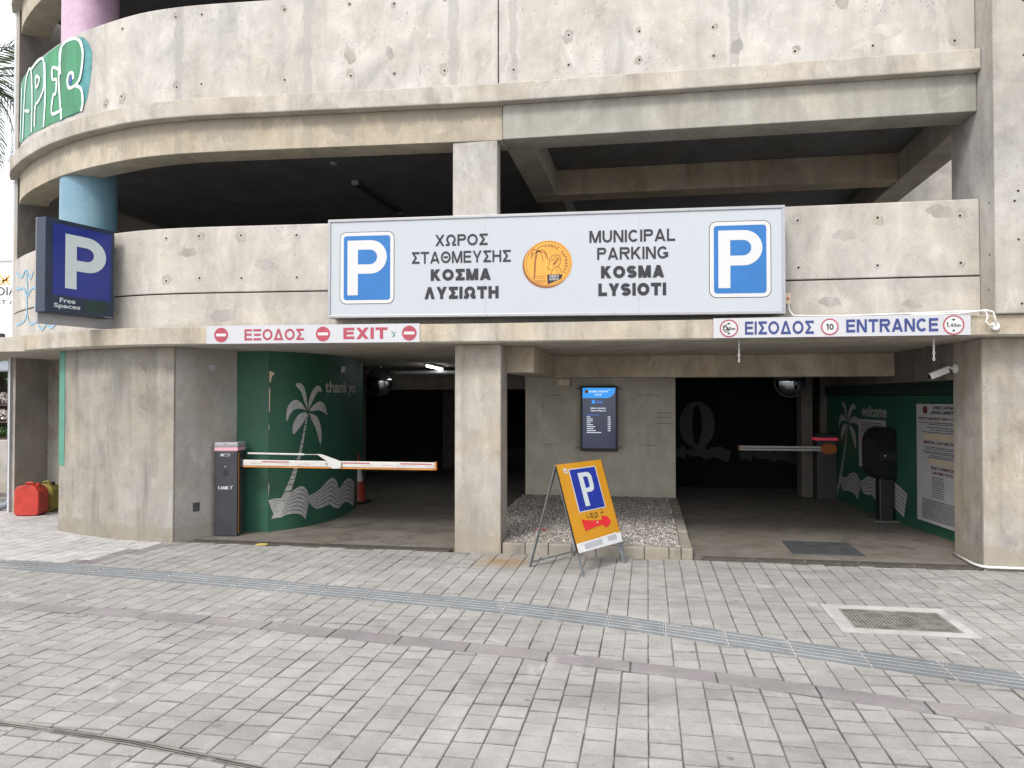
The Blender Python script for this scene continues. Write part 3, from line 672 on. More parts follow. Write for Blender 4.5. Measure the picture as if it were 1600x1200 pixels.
# tactile guiding tiles: each with its long ribs
tp = thing('tactile_strip', (-1, 5.9, 0), 'grey blue ribbed tactile guiding strip crossing the pavement in front of the car park', 'tactile paving')
for q, a, b in along(tact_up, tact_lo, -8.6, 0.40, .0025):
    g = G(); stone(g, q, -.03, .001, .003); nb_ = len(g.f)
    for r in range(5):
        t0, t1 = .006+r*.2, .006+r*.2+.125
        def L(t, s_): x_ = a+.006 if s_ == 0 else b-.006; return (x_, tact_lo(x_)+t*(tact_up(x_)-tact_lo(x_)))
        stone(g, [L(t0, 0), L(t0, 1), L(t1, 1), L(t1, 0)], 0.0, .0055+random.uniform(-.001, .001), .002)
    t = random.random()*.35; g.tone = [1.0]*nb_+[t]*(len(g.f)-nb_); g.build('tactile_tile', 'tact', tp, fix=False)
# manhole with its bar grate
mh = thing('manhole_grate', (1.75, 5.95, 0), 'rusty rectangular street grate set in pale concrete at right of the pavement', 'grate')
fr = G(); X0, X1, Y0, Y1 = MH; gx0, gx1, gy0, gy1 = 1.415, 2.115, 5.70, 6.20
for r in ((X0, X1, Y0, gy0), (X0, X1, gy1, Y1), (X0, gx0, gy0, gy1), (gx1, X1, gy0, gy1)): fr.box(*r, -.05, .003)
fr.build('concrete_surround', 'surround', mh)
G().box(gx0, gx1, gy0, gy1, -.055, -.022).build('pit', 'void', mh)
g = G(); 
for r in ((gx0, gx1, gy0, gy0+.018), (gx0, gx1, gy1-.018, gy1), (gx0, gx0+.018, gy0+.018, gy1-.018), (gx1-.018, gx1, gy0+.018, gy1-.018)): g.box(*r, -.03, .004)
g.build('frame', 'iron', mh)
g = G()
for i in range(27):
    x = gx0+.03+i*.0247; g.box(x, x+.011, gy0+.018, gy1-.018, -.028, .003)
for j in range(10):
    y = gy0+.045+j*.045; g.box(gx0+.018, gx1-.018, y, y+.012, -.026, -.001)
g.build('grate_bars', 'iron', mh)
# drain channels at the foot of both openings
def channel(x0, x1, y, dy, label):
    ch = thing('channel_drain', ((x0+x1)/2, y, 0), label, 'drain', 'channel drains at the openings')
    x = x0
    G().box(x0, x1, y, y+dy, -.05, -.03).build('trough', 'void', ch)
    while x < x1-.05:
        e = min(x+.5, x1); g = G(); g.box(x+.002, e-.002, y, y+.016, -.03, .003); g.box(x+.002, e-.002, y+dy-.016, y+dy, -.03, .003)
        q = x+.006
        while q < e-.02:
            g.add([(q, y+.016, .002), (q+.011, y+.016, .002), (q+.027, y+dy/2, .002), (q+.016, y+dy/2, .002)], [(0, 1, 2, 3)])
            g.add([(q+.016, y+dy/2, .002), (q+.027, y+dy/2, .002), (q+.011, y+dy-.016, .002), (q, y+dy-.016, .002)], [(0, 1, 2, 3)]); q += .022
        g.build('grate_segment', 'drain_iron', ch, fix=False); x = e
channel(-5.05, -2.05, 7.83, .15, 'long herringbone channel drain at the foot of the exit')
channel(.52, 3.08, 7.88, .15, 'long herringbone channel drain at the foot of the entrance')
G().box(-5.05, 3.2, 7.81, 7.99, -.055, -.04).build('threshold', 'kerb')['kind'] = 'structure'
pl = G().box(1.47, 2.17, 8.29, 9.02, -.004, .006).build('access_plate', 'plate_iron', bevel=.004); setthing(pl, 'dark steel access plate flush in the entrance floor', 'plate')

# ---------------------------------------------------------------- the building
B = thing('parking_building', (-1, 9, 0), 'multi storey municipal car park of raw concrete with curved left corner and two openings', 'building')
XE = 3.105; XL = -8.75
fh = 2.42
def floor_front(z, k):                           # z = top of the ledge of this floor
    pass
# lower slab edge and soffit
X = xs_range(-9.35, 7.0); lipo = .27
g = curved(G(), -9.35, 7.0, lipo, 0.02, 2.175, 2.36); g.build('slab_edge', 'lip', B, bevel=.008)
g = curved(G(), -9.35, 7.0, lipo-.01, -.35, 2.168, 2.172)
g.build('soffit_edge', 'soffit', B)
g = G().box(XL, 7, 8.1, 32, 2.165, 2.34); g.build('ceiling_slab', 'soffit', B)
# first parapet, in two lifts with an open joint between
curved(G(), XL, XE-.003, 0, -.20, 2.36, 2.750).build('parapet_base', 'par_low', B, bevel=.006)
curved(G(), XL, XE-.003, -.012, -.19, 2.750, 2.764).build('joint', 'void', B)
curved(G(), XL, XE-.003, 0, -.20, 2.764, 3.49).build('parapet', 'par_low', B, bevel=.01)
# first floor beam, left in tan concrete, right in grey
curved(G(), XL, -1.503, -.05, -.40, 4.335, 4.70).build('beam', 'beam', B, bevel=.008)
curved(G(), -1.497, XE-.003, -.03, -.40, 4.335, 4.70).build('beam', 'beam_grey', B, bevel=.008, label='smooth grey painted beam over the entrance side')
curved(G(), XL-.12, XE-.003, .075, -.40, 4.70, 4.895).build('ledge', 'ledge', B, bevel=.012)
curved(G(), XL, -1.556, -.05, -.25, 4.895, 6.0).build('upper_parapet', 'par_up', B, bevel=.01)
curved(G(), -1.544, XE-.003, -.05, -.25, 4.895, 6.2).build('upper_parapet', 'par_up', B, bevel=.01)
curved(G(), XL, XE-.003, -.05, -.40, 4.335+fh, 4.70+fh-.02).build('top_beam', 'beam', B, bevel=.008)
curved(G(), XL-.12, XE-.003, .075, -.40, 4.68+fh, 4.895+fh).build('top_ledge', 'ledge', B, bevel=.012)
curved(G(), XL, XE-.003, -.05, -.25, 4.895+fh, 6.0+fh).build('top_parapet', 'par_up', B, bevel=.01)
# floors / ceilings above
def plate(name, z0, z1, mat, xr):
    g = G(); XX = xs_range(XL+.02, xr); pts = [Pn(x, -.3) for x in XX]
    poly = [(p.x, p.y) for p in pts]+[(xr, 32), (XL+.02, 32)]
    g.prism(poly, (0, 0, z0), (1, 0, 0), (0, 1, 0), (0, 0, 1), z1-z0); return g.build(name, mat, B)
plate('first_floor_slab', 2.342, 2.38, 'inner', XE)
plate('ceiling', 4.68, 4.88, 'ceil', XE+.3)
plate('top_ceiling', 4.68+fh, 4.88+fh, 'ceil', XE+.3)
# side and back walls
for z0, z1, y0 in ((-.05, 2.165, 9.42), (2.345, 7.3, 9.42)):
    G().box(XL-.05, XL+.0, y0, 32, z0, z1).build('side_wall', 'plaster', B)
G().box(XL, 7, 32, 32.2, -.05, 7.3).build('back_wall', 'inner', B)
G().box(XL, -6.85, 10.02, 10.15, -.05, 2.165).build('recess_wall', 'pil', B)
G().box(XL-.075, XL-.05, 9.38, 9.45, -.05, 2.165).build('corner_trim', 'whitepipe', B)
# central and right pillars
G().box(-2.01, -1.513, 7.905, 8.28, -.05, 2.168).build('pillar', 'pil', B, bevel=.012)
G().box(-2.045, -1.56, 7.945, 8.12, 3.30, 4.334).build('upper_pillar', 'pil_up', B, bevel=.01)
G().box(XE, 6.5, 7.895, 8.60, -.05, 2.168).build('corner_pillar', 'pil', B, bevel=.015)
G().box(XE, 6.5, 7.585, 8.58, 2.362, 8.0).build('upper_corner_pillar', 'pil_side', B, bevel=.012)
g = G().box(-1.56, -1.22, 8.3, 10.27, 1.88, 2.164); g.build('cross_beam', 'beam_in', B, bevel=.01)
G().box(-1.56, 3.3, 10.27, 10.6, 1.875, 2.1645).build('cross_beam', 'beam_in', B, bevel=.01, label='concrete cross beam over the entrance lane')
G().box(-1.21, -1.02, 10.32, 10.6, 1.76, 1.874).build('corbel', 'beam_in', B, bevel=.03)
G().box(3.04, 3.45, 8.6, 14.4, 1.79, 2.164).build('side_beam', 'inner', B)
G().box(-6.5, 3.0, 15.0, 15.4, 1.775, 2.164).build('inner_beam', 'pil', B)
for x in (-1.6, 1.6):
    pass
G().box(-1.52, -1.20, 8.12, 10.27, 4.34, 4.679).build('ceiling_beam', 'soffit', B, bevel=.01)
G().box(-1.52, 3.11, 10.27, 10.62, 4.34, 4.679).build('ceiling_beam', 'beam_in', B, bevel=.01)
G().box(3.112, 3.45, 8.6, 15, 4.335, 4.679).build('ceiling_beam', 'soffit', B, bevel=.01)
G().box(-1.45, -1.15, 10.62, 30, 4.36, 4.679).build('ceiling_beam', 'ceil', B)
G().box(3.1, 9, 13.0, 13.2, 2.345, 8.5).build('shaft_wall', 'par_low', B)
# painted round columns
for z0, z1, mt, lb in ((2.38, 4.676, 'colblue', 'pale blue painted round column'), (4.9, 7.09, 'colpink', 'pink painted round column')):
    G().lathe((-6.97, 8.62, z0), [(.325, 0), (.325, z1-z0)], 48).build('round_column', mt, B, smooth=True, label=lb)
# tie holes
def holes(L, off, r0=.014):
    g = G()
    for x, z in L:
        c = Pn(x, off); d = (Pn(x, off+.1)-c).normalized()
        c.z = z; n = 12; U = d.cross(Vector((0, 0, 1))); k = len(g.v); rr = r0*random.uniform(.8, 1.15)
        for r, h in ((rr*2.1, .0008), (rr*1.5, .0035), (rr, .0010), (0.002, .0008)):
            for j in range(n): t = 2*math.pi*j/n; g.v.append(tuple(c+d*h+(U*math.cos(t)+Vector((0, 0, 1))*math.sin(t))*r))
        for i in range(3):
            for j in range(n): j2 = (j+1) % n; g.f.append((k+i*n+j, k+i*n+j2, k+(i+1)*n+j2, k+(i+1)*n+j))
    return g
def plugs(L, off, r=.012):
    g = G()
    for x, z in L:
        c = Pn(x, off); d = (Pn(x, off+.1)-c).normalized(); c.z = z; c = c+d*.001
        g.lathe(c, [(r, 0), (r*.8, .0035)], 10, d)
    return g
H1 = [(-5.278,3.38),(-4.874,3.389),(-4.384,3.383),(-5.273,2.903),(-4.864,2.922),(-4.375,2.913),(1.461,3.347),(2.198,3.344),(2.931,3.333),(1.466,2.881),(2.194,2.881),(2.934,2.883),(-3.75,3.37),(-3.745,2.91)]
H2 = [(-3.922,5.88),(-3.183,5.895),(-2.686,5.867),(-3.917,5.098),(-3.165,5.106),(-2.68,5.106),(-2.128,5.109),(-1.385,5.076),(-0.8,5.083),(-0.071,5.08),(0.671,5.063),(-0.8,5.397),(-0.07,5.376),(0.666,5.357),(-5.982,5.872),(-5.214,5.887),(-5.196,5.092),(-5.985,5.085),(-6.251,5.029),(-4.891,5.885),(-4.889,5.102),(1.455,5.048),(2.182,5.046),(2.92,5.035),(-2.128,5.88),(-1.385,5.87)]
def patches(L, off, r0, sh):
    g = G()
    for x, z in L:
        if random.random() < .35: continue
        r = r0*random.uniform(.6, 1.35); x = x+random.uniform(-.02, .02); z = z+random.uniform(-.03, .03); pts = []
        for i in range(22):
            a = 2*math.pi*i/22; q = r*(1+.16*math.sin(a*2+x)+.10*math.sin(a*5+z*9)+random.uniform(-.05, .05)); c = Pn(x+q*math.cos(a), off+.0012); pts.append((c.x, c.y, z+q*sh*math.sin(a)))
        c = Pn(x, off+.0014); g.add([(c.x, c.y, z)]+pts, [(0, i+1, (i+1) % 22+1) for i in range(22)])
    return g
M['patch'] = concrete('mortar_patch', (0.345, 0.335, 0.32), dark=0.82, seed=31, pits=.2, streak=.3)
M['patch_pale'] = concrete('lime_patch', (0.50, 0.485, 0.455), dark=0.85, seed=32, pits=.2, streak=.3)
for L, off in ((H1, .0), (H2, -.05)):
    patches(L, off, .045, 1.15).build('mortar_patches', 'patch', B, kind='stuff')
patches([(-2.75, 5.33), (-3.18, 5.32), (-.70, 5.44), (-.05, 5.62), (1.9, 5.5), (2.6, 5.7), (.9, 5.15)], -.05, .065, 1.5).build('mortar_patches', 'patch', B, kind='stuff')
patches([(-4.2, 5.3), (-.3, 5.2), (.4, 5.5), (1.6, 5.35), (2.3, 5.2), (-5.5, 5.5)], -.05, .10, .6).build('mortar_patches', 'patch_pale', B, kind='stuff')
patches([(1.9, 3.2), (2.75, 3.36), (-4.1, 3.05), (-5.0, 3.2), (1.75, 2.55), (2.5, 2.5), (-4.6, 2.5)], 0, .10, .6).build('mortar_patches', 'patch', B, kind='stuff')
for L, off in ((H1, .0), (H2, -.05)):
    holes(L, off).build('tie_holes', 'par_low', B, kind='stuff'); plugs(L, off).build('tie_plugs', 'void', B, kind='stuff')
g = G()
for x, z in ((3.30, 3.47), (3.30, 3.03), (3.32, 2.45), (3.27, 3.38), (3.43, 3.62), (3.45, 3.20), (3.36, 5.2), (3.36, 4.7)): g.lathe((x, 7.586, z), [(.012, 0), (.010, .003)], 10, (0, -1, 0))
for y, z in ((7.70, 3.40), (7.70, 2.92), (7.72, 2.60)): g.lathe((3.106, y, z), [(.011, 0), (.009, .003)], 10, (-1, 0, 0))
g.build('tie_plugs', 'void', B, kind='stuff')

# ground floor curved wall with painted stripe, splayed reveal and green wall
cw = curved(G(), -7.01, -5.165, .0, -.25, -.05, 2.166).build('curved_wall', 'wall', B, bevel=.008)
k = G(); zz = (.79, 2.163); XX = [-7.005, -6.98, -6.95, -6.92, -6.885]
for x in XX:
    a = Pn(x, .004); k.v += [(a.x, a.y, zz[0]), (a.x, a.y, zz[1])]
k.f = [(2*i, 2*i+2, 2*i+3, 2*i+1) for i in range(4)]
k.build('painted_stripe', 'teal_strip', cw)
G().prism([(-5.163, 7.755), (-4.885, 8.57), (-4.95, 8.62), (-5.28, 7.95)], (0, 0, -.05), (1, 0, 0), (0, 1, 0), (0, 0, 1), 2.214).build('reveal_wall', 'plaster', B)
ys = [8.57+i*.075 for i in range(43)]
poly = [(-4.90, 8.565)]+[(Gx(y), y) for y in ys]+[(Gx(ys[-1])-.3, ys[-1]), (-4.95, 8.7)]
gw = G().prism(poly, (0, 0, -.05), (1, 0, 0), (0, 1, 0), (0, 0, 1), 2.213).build('green_wall', 'green', B, smooth=True)
gmap = lambda o: (lambda y, z: Vector((Gx(y)+o, y, z)))
FRONDS = [[(9.028,1.448),(9.004,1.616),(8.961,1.747),(8.891,1.787),(8.845,1.758),(8.92,1.675),(8.976,1.544)],[(9.039,1.452),(9.048,1.568),(9.105,1.689),(9.183,1.751),(9.262,1.752),(9.303,1.678),(9.223,1.685),(9.152,1.616),(9.087,1.519)],[(9.005,1.443),(8.92,1.544),(8.837,1.58),(8.768,1.522),(8.741,1.428),(8.746,1.316),(8.779,1.404),(8.838,1.462),(8.921,1.468)],[(9.011,1.419),(8.921,1.414),(8.852,1.356),(8.812,1.263),(8.818,1.157),(8.881,1.213),(8.964,1.305),(9.005,1.376)],[(9.049,1.443),(9.145,1.519),(9.264,1.557),(9.365,1.517),(9.436,1.379),(9.345,1.418),(9.225,1.445),(9.127,1.434)],[(9.053,1.411),(9.186,1.372),(9.266,1.272),(9.299,1.123),(9.28,1.006),(9.227,1.102),(9.167,1.227),(9.089,1.338)]]
TRUNK = [(9.028,1.40),(8.965,1.138),(8.91,0.904),(8.843,0.696),(8.773,0.492),(8.639,0.141)]
W1U = [(8.566,0.375),(8.638,0.39),(8.734,0.391),(8.817,0.464),(8.926,0.511),(9.011,0.466),(9.05,0.366),(9.047,0.271)]
W1L = [(8.576,0.352),(8.62,0.208),(8.677,0.149),(8.745,0.173),(8.819,0.177),(8.915,0.157),(8.971,0.114),(8.999,0.086)]
W2U = [(9.058,0.377),(9.232,0.417),(9.444,0.517),(9.611,0.545),(9.738,0.461),(9.785,0.378),(9.992,0.459),(10.227,0.477),(10.61,0.364)]
W2L = [(9.058,0.293),(9.195,0.191),(9.395,0.188),(9.503,0.198),(9.643,0.141),(9.788,0.116),(9.905,0.156),(10.089,0.157),(10.508,0.031)]
def dense(L, k=5):
    P_ = []
    for i in range(len(L)-1):
        for s_ in range(k):
            t = s_/k; p0, p1, p2, p3 = L[max(i-1, 0)], L[i], L[i+1], L[min(i+2, len(L)-1)]
            P_.append(tuple(0.5*((2*p1[j])+(-p0[j]+p2[j])*t+(2*p0[j]-5*p1[j]+4*p2[j]-p3[j])*t*t+(-p0[j]+3*p1[j]-3*p2[j]+p3[j])*t**3) for j in (0, 1)))
    return P_+[tuple(L[-1])]
def wave(U_, L_, nb=6, fill=.80):
    U_, L_ = dense(U_), dense(L_); o = []
    for b in range(nb):
        a0, a1 = b/nb, (b+fill)/nb
        for i in range(len(U_)-1):
            q = []
            for (j, a) in ((i, a0), (i+1, a0), (i+1, a1), (i, a1)):
                u, l = U_[j], L_[j]; q.append((u[0]+(l[0]-u[0])*a, u[1]+(l[1]-u[1])*a))
            o.append(q)
    return o
def trunkseg(T, w0=.022, w1=.085, n=17):
    T = dense(T, 4); o = []; tot = len(T)-1
    for s_ in range(n):
        a, b = s_/n*tot, (s_+.86)/n*tot
        def at(t): i = min(int(t), tot-1); r = t-i; return (T[i][0]+(T[i+1][0]-T[i][0])*r, T[i][1]+(T[i+1][1]-T[i][1])*r)
        pa, pb = at(a), at(b); wa, wb = w0+(w1-w0)*a/tot, w0+(w1-w0)*b/tot
        o.append([(pa[0]-wa/2, pa[1]), (pa[0]+wa/2, pa[1]+.008), (pb[0]+wb/2, pb[1]+.008), (pb[0]-wb/2, pb[1])])
    return o
def smoothpoly(p): q = dense(p+[p[0]], 3); return q[:-1]
for f in FRONDS: decal([smoothpoly(f)], gmap(.011), 'painted_frond', 'silver', gw, cuts=1)
decal(trunkseg(TRUNK), gmap(.008), 'painted_trunk', 'silver', gw)
decal(wave(W1U, W1L, 7), gmap(.010), 'painted_wave', 'silver', gw)
decal(wave(W2U, W2L, 6), gmap(.007), 'painted_wave', 'silver', gw)
text('thank you', lambda u, v: Vector((Gx(9.36+u*1.20)+.018, 9.36+u*1.20, 1.625+v*.20)), 'lettering', 'silver', gw, bold=.024)
# chipped paint at the wall's front corner
decal([[(8.63, 1.90), (8.575, 1.93), (8.575, 1.78), (8.59, 1.80), (8.60, 1.86)], [(8.572, 1.74), (8.585, 1.70), (8.582, 1.45), (8.572, 1.42)], [(8.572, .6), (8.582, .55), (8.572, .4)], [(8.572, 1.3), (8.58, 1.25), (8.572, 1.2)]], gmap(.006), 'chipped_paint', 'board_beige', gw)

# right green wall
ys = [8.62+i*.14 for i in range(40)]
poly = [(Rx(y), y) for y in ys]+[(3.9, ys[-1]), (3.9, 8.62)]
rwl = G().prism(poly, (0, 0, -.05), (1, 0, 0), (0, 1, 0), (0, 0, 1), 1.68).build('green_wall', 'green', B, label='green wall of the entrance lane with a painted palm')
G().prism([(x-.03, y) for x, y in poly[:40]]+[(3.9, ys[-1]), (3.9, 8.62)], (0, 0, 1.635), (1, 0, 0), (0, 1, 0), (0, 0, 1), .15).build('wall_head', 'green_dk', B)
def rmap(o): return lambda y, z: Vector((Rx(y)-o, y, z))
def refit(L, fy, fz): return [(fy(a), fz(b)) for a, b in L]
yy = lambda a: 12.35-(a-9.03)*1.28; zf = lambda b: b*.885-.045
for f in FRONDS: decal([refit(smoothpoly(f), yy, zf)], rmap(.009), 'painted_frond', 'silver', rwl, cuts=1)
decal([refit(q, yy, zf) for q in trunkseg(TRUNK)], rmap(.006), 'painted_trunk', 'silver', rwl)
wy = lambda a: 12.70-(a-8.58)*1.75
decal([refit(q, wy, lambda b: b*.92+.03) for q in wave(W1U, W1L, 6)], rmap(.008), 'painted_wave', 'silver', rwl)
wy2 = lambda a: 11.86-(a-9.06)*.95
decal([refit(q, wy2, lambda b: b*.95+.05) for q in wave(W2U, W2L, 6)], rmap(.008), 'painted_wave', 'silver', rwl)
text('welcome', lambda u, v: Vector((Rx(11.78-u*.84)-.010, 11.78-u*.84, 1.335+v*.165)), 'lettering', 'silver', rwl, bold=.022)

# inner walls
cwall = G().box(-1.90, .42, 12.0, 12.2, -.05, 2.164).build('cream_wall', 'cream', B)
mp = plane_map((0, 11.996, 0), (1, 0, 0), (0, 0, 1))
marks = []
for i in range(34):
    t = i/33
    for (x, z) in ((-1.62+t*.28, 1.64), (-.15+t*.33, 1.64), (-1.62+t*.25, .87), (-.1+t*.27, .87)):
        if random.random() < .38: marks.append([(x, z), (x+.018, z), (x+.018, z+.009), (x, z+.008)])
    for (x, z) in ((-1.62, .9+t*.7), (.175, .9+t*.7)):
        if random.random() < .35: marks.append([(x, z), (x+.008, z), (x+.009, z+.018), (x, z+.018)])
for z, x0, x1 in ((1.37, .14, .38), (1.30, .14, .36), (1.21, .15, .38)): marks.append([(x0, z), (x1, z), (x1, z+.008), (x0, z+.008)])
decal(marks, mp, 'wall_marks', 'rustline', cwall)
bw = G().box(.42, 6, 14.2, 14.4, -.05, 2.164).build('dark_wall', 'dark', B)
mp = plane_map((0, 14.194, 0), (1, 0, 0), (0, 0, 1))
oc = ellipse(.875, 1.12, .31, .42); ic = ellipse(.875, 1.12, .085, .36, 24)
decal_hole(oc, ic, mp, 'painted_ring', 'silver_dk', bw)
def bgw(x0, sx_, z0): return [[(x0+(a-8.58)*sx_, z0+b*.62) for a, b in q] for q in wave(W1U, W1L, 7)+wave(W2U, W2L, 6)]
decal(bgw(.45, .5, .43), plane_map((0, 14.192, 0), (1, 0, 0), (0, 0, 1)), 'painted_wave', 'silver_dk', bw)
decal(bgw(1.6, .5, .40), plane_map((0, 14.190, 0), (1, 0, 0), (0, 0, 1)), 'painted_wave', 'silver_dk', bw)
G().box(2.46, 2.63, 13.1, 13.5, -.05, 2.16).build('inner_pillar', 'inner', B)
G().box(2.79, 3.2, 13.3, 13.9, -.05, 2.16).build('inner_pillar', 'inner', B)
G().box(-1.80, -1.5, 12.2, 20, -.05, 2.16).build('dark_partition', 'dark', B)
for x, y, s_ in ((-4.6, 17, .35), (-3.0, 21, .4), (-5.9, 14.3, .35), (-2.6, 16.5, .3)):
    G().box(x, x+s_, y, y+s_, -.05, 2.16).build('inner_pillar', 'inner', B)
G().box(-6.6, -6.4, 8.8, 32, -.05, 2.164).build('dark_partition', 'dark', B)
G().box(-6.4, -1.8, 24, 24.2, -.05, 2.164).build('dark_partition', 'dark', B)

for y, z in ((12.0, 2.05), (13.6, 2.06)): G().tube([(-4.4, y+1, z), (-1.82, y+1, z)], .03, 8).build('ceiling_pipe', 'capgrey', B, smooth=True)
G().box(-6.3, -4.9, 16.2, 16.3, -.04, .13).build('wheel_stop', 'kerb', B)
# gravel bed and its kerbs
gb = thing('gravel_bed', (-.7, 10, 0), 'raised bed of grey gravel edged by kerb stones beneath the wall display', 'gravel bed')
G().box(-1.93, .33, 8.02, 12.0, -.05, .075).build('bed_soil', 'gravel', gb)
def kerbstone(x0, x1, y0, y1): 
    G().box(x0+.002, x1-.002, y0+.002, y1-.002, -.05, .088+random.uniform(-.006, .006)).build('kerb_stone', 'kerb', gb, bevel=.014)
x = -1.505
while x < .25: kerbstone(x, min(x+.245, .33), 7.93, 8.03); x += .245
y = 7.93
while y < 11.9: kerbstone(.33, .445, y, min(y+.5, 11.99)); y += .5
st = G(); rnd = random.random
ico = [(0,0,1),(.894,0,.447),(.276,.851,.447),(-.724,.526,.447),(-.724,-.526,.447),(.276,-.851,.447),(.724,.526,-.447),(-.276,.851,-.447),(-.894,0,-.447),(-.276,-.851,-.447),(.724,-.526,-.447)]
icf = [(0,1,2),(0,2,3),(0,3,4),(0,4,5),(0,5,1),(1,6,2),(2,7,3),(3,8,4),(4,9,5),(5,10,1),(1,10,6),(2,6,7),(3,7,8),(4,8,9),(5,9,10)]
for i in range(24000):
    x, y = -1.93+rnd()*2.25, 8.04+rnd()**1.15*3.95; r = .005+rnd()**2*.0095
    if x < -1.5 and y < 8.3: continue
    a = rnd()*6.28; ca, sa = math.cos(a)*r, math.sin(a)*r; sx_, sy_ = .7+rnd()*.6, .7+rnd()*.6; z = .077+rnd()*.009; rz = r*(.5+rnd()*.4)
    st.add([(x+(p[0]*ca-p[1]*sa)*sx_, y+(p[0]*sa+p[1]*ca)*sy_, z+p[2]*rz) for p in ico], icf)
    if st.tone is None: st.tone = []
    st.tone += [rnd()]*15
def gravel_mat():
    m, n, b = newmat('gravel_stone'); at = n.nodes.new('ShaderNodeAttribute'); at.attribute_name = 'tone'
    c = ramp(n, at.outputs['Fac'], [(0, (.12, .11, .10)), (.3, (.27, .25, .225)), (.8, (.40, .38, .35)), (1, (.60, .58, .55))])
    n.links.new(c, b.inputs['Base Color']); b.inputs['Roughness'].default_value = .85; return m
st.build('gravel', gravel_mat(), gb, kind='stuff', fix=False)
g = G().prism([(-1.08, 9.05), (-.98, 9.04), (-.93, 9.07), (-1.0, 9.09)], (-.2, -.35, .10), (1, 0, 0), (0, 1, 0), (0, 0, 1), .004)
setthing(g.build('litter', 'bred'), 'thin scrap of red plastic lying on the gravel', 'litter')

# graffiti
pm = lambda off, o: (lambda x, z: (lambda q: Vector((q.x, q.y, z)))(Pn(x, off+o)))
up = [o for o in B.children if o.name.startswith('upper_parapet')][0]
FT = hermite([(-8.66,5.98),(-8.01,5.98),(-7.479,5.98),(-7.066,5.98),(-6.85,5.97),(-6.62,5.90),(-6.5,5.72)])
FB = hermite([(-8.7,5.12),(-8.2,5.10),(-7.607,5.05),(-7.084,5.03),(-6.71,5.04),(-6.6,5.12),(-6.5,5.50)])
def strips(x0, x1, ft, fb, n, jt=0):
    XX = [x0+(x1-x0)*i/n for i in range(n+1)]; J = [random.uniform(-jt, jt) for _ in XX]
    return [[(XX[i], fb(XX[i])+J[i]), (XX[i+1], fb(XX[i+1])+J[i+1]), (XX[i+1], ft(XX[i+1])), (XX[i], ft(XX[i]))] for i in range(n)]
decal(strips(-8.68, -6.5, FT, FB, 26, .012), pm(-.05, .003), 'graffiti_fill', 'teal', up)
decal(strips(-8.60, -7.14, lambda x: FT(x)-.01, lambda x: FB(x)+.0, 18), pm(-.05, .0055), 'graffiti_letter', 'spraymint', up)
SG = [(-7.135,5.594),(-7.16,5.861),(-7.065,5.965),(-6.89,5.968),(-6.725,5.898),(-6.658,5.745),(-6.671,5.574),(-6.717,5.43),(-6.814,5.365),(-6.683,5.305),(-6.648,5.143),(-6.678,5.04),(-6.88,5.035),(-7.084,5.034),(-7.129,5.333)]
decal([SG], pm(-.05, .012), 'graffiti_letter', 'spraygreen', up, cuts=2)
decal(strips(-7.56, -7.14, lambda x: 5.97, lambda x: 5.05, 5), pm(-.05, .008), 'graffiti_letter', 'spraygreen', up)
GS = [
[(-7.135,5.594),(-7.16,5.861),(-7.065,5.955),(-6.89,5.965),(-6.725,5.898),(-6.658,5.745),(-6.671,5.574),(-6.717,5.43),(-6.814,5.374),(-6.929,5.372),(-6.974,5.451),(-6.949,5.544),(-6.866,5.543),(-6.848,5.461)],
[(-6.814,5.374),(-6.683,5.305),(-6.648,5.143),(-6.678,5.033)],[(-7.156,5.66),(-7.336,5.732),(-7.333,5.589),(-7.232,5.551),(-7.249,5.385),(-7.308,5.381),(-7.344,5.157),(-7.087,5.143)],
[(-8.009,5.937),(-7.792,5.97),(-7.622,5.94),(-7.575,5.769),(-7.595,5.548),(-7.75,5.431),(-7.856,5.4),(-7.875,5.132)],[(-7.813,5.786),(-7.731,5.717),(-7.782,5.64),(-7.836,5.647),(-7.85,5.756),(-7.813,5.786)],
[(-8.372,5.12),(-8.297,5.699),(-8.201,5.92),(-8.037,5.946),(-7.971,5.584),(-7.984,5.099)],[(-8.284,5.475),(-8.077,5.402)],[(-7.581,5.05),(-7.541,5.449),(-7.563,5.867)],[(-7.103,5.028),(-7.149,5.339),(-7.174,5.585),(-7.123,5.93)],
[(-8.55,5.14),(-8.48,5.6),(-8.46,5.85)]]
for s_ in GS: decal(stroke(s_, .038, 4), pm(-.05, .016), 'graffiti_outline', 'spraywhite', up)
decal([[(-6.93,5.40),(-6.90,5.40),(-6.87,5.46),(-6.88,5.52),(-6.93,5.51)]], pm(-.05, .015), 'graffiti_letter', 'bblue', up)
lp = [o for o in B.children if o.name.startswith('parapet') and not o.name.startswith('parapet_base')][0]
for s_ in [[(-8.426,3.302),(-8.179,3.204),(-8.046,3.266),(-7.957,3.265),(-7.896,3.179),(-7.808,3.146),(-7.753,3.227)],[(-7.664,3.107),(-7.613,3.274),(-7.531,3.306)],[(-8.411,3.067),(-8.099,3.047),(-7.977,2.944),(-7.942,2.784),(-7.997,2.632),(-8.26,2.588),(-8.406,2.59)],
  [(-7.946,2.918),(-7.803,3.002),(-7.661,2.997),(-7.629,2.863),(-7.682,2.759),(-7.538,2.617),(-7.79,2.55),(-7.909,2.647),(-7.964,2.92)],[(-7.314,2.536),(-7.228,2.467),(-7.103,2.501)],[(-7.986,3.235),(-7.933,3.05),(-7.946,2.896)],[(-7.55,2.9),(-7.5,3.1),(-7.4,3.15)],[(-7.6,2.55),(-7.45,2.46),(-7.3,2.55)]]:
    decal(stroke(s_, .028, 4), pm(0, .006), 'graffiti_squiggle', 'sprayblue', lp)

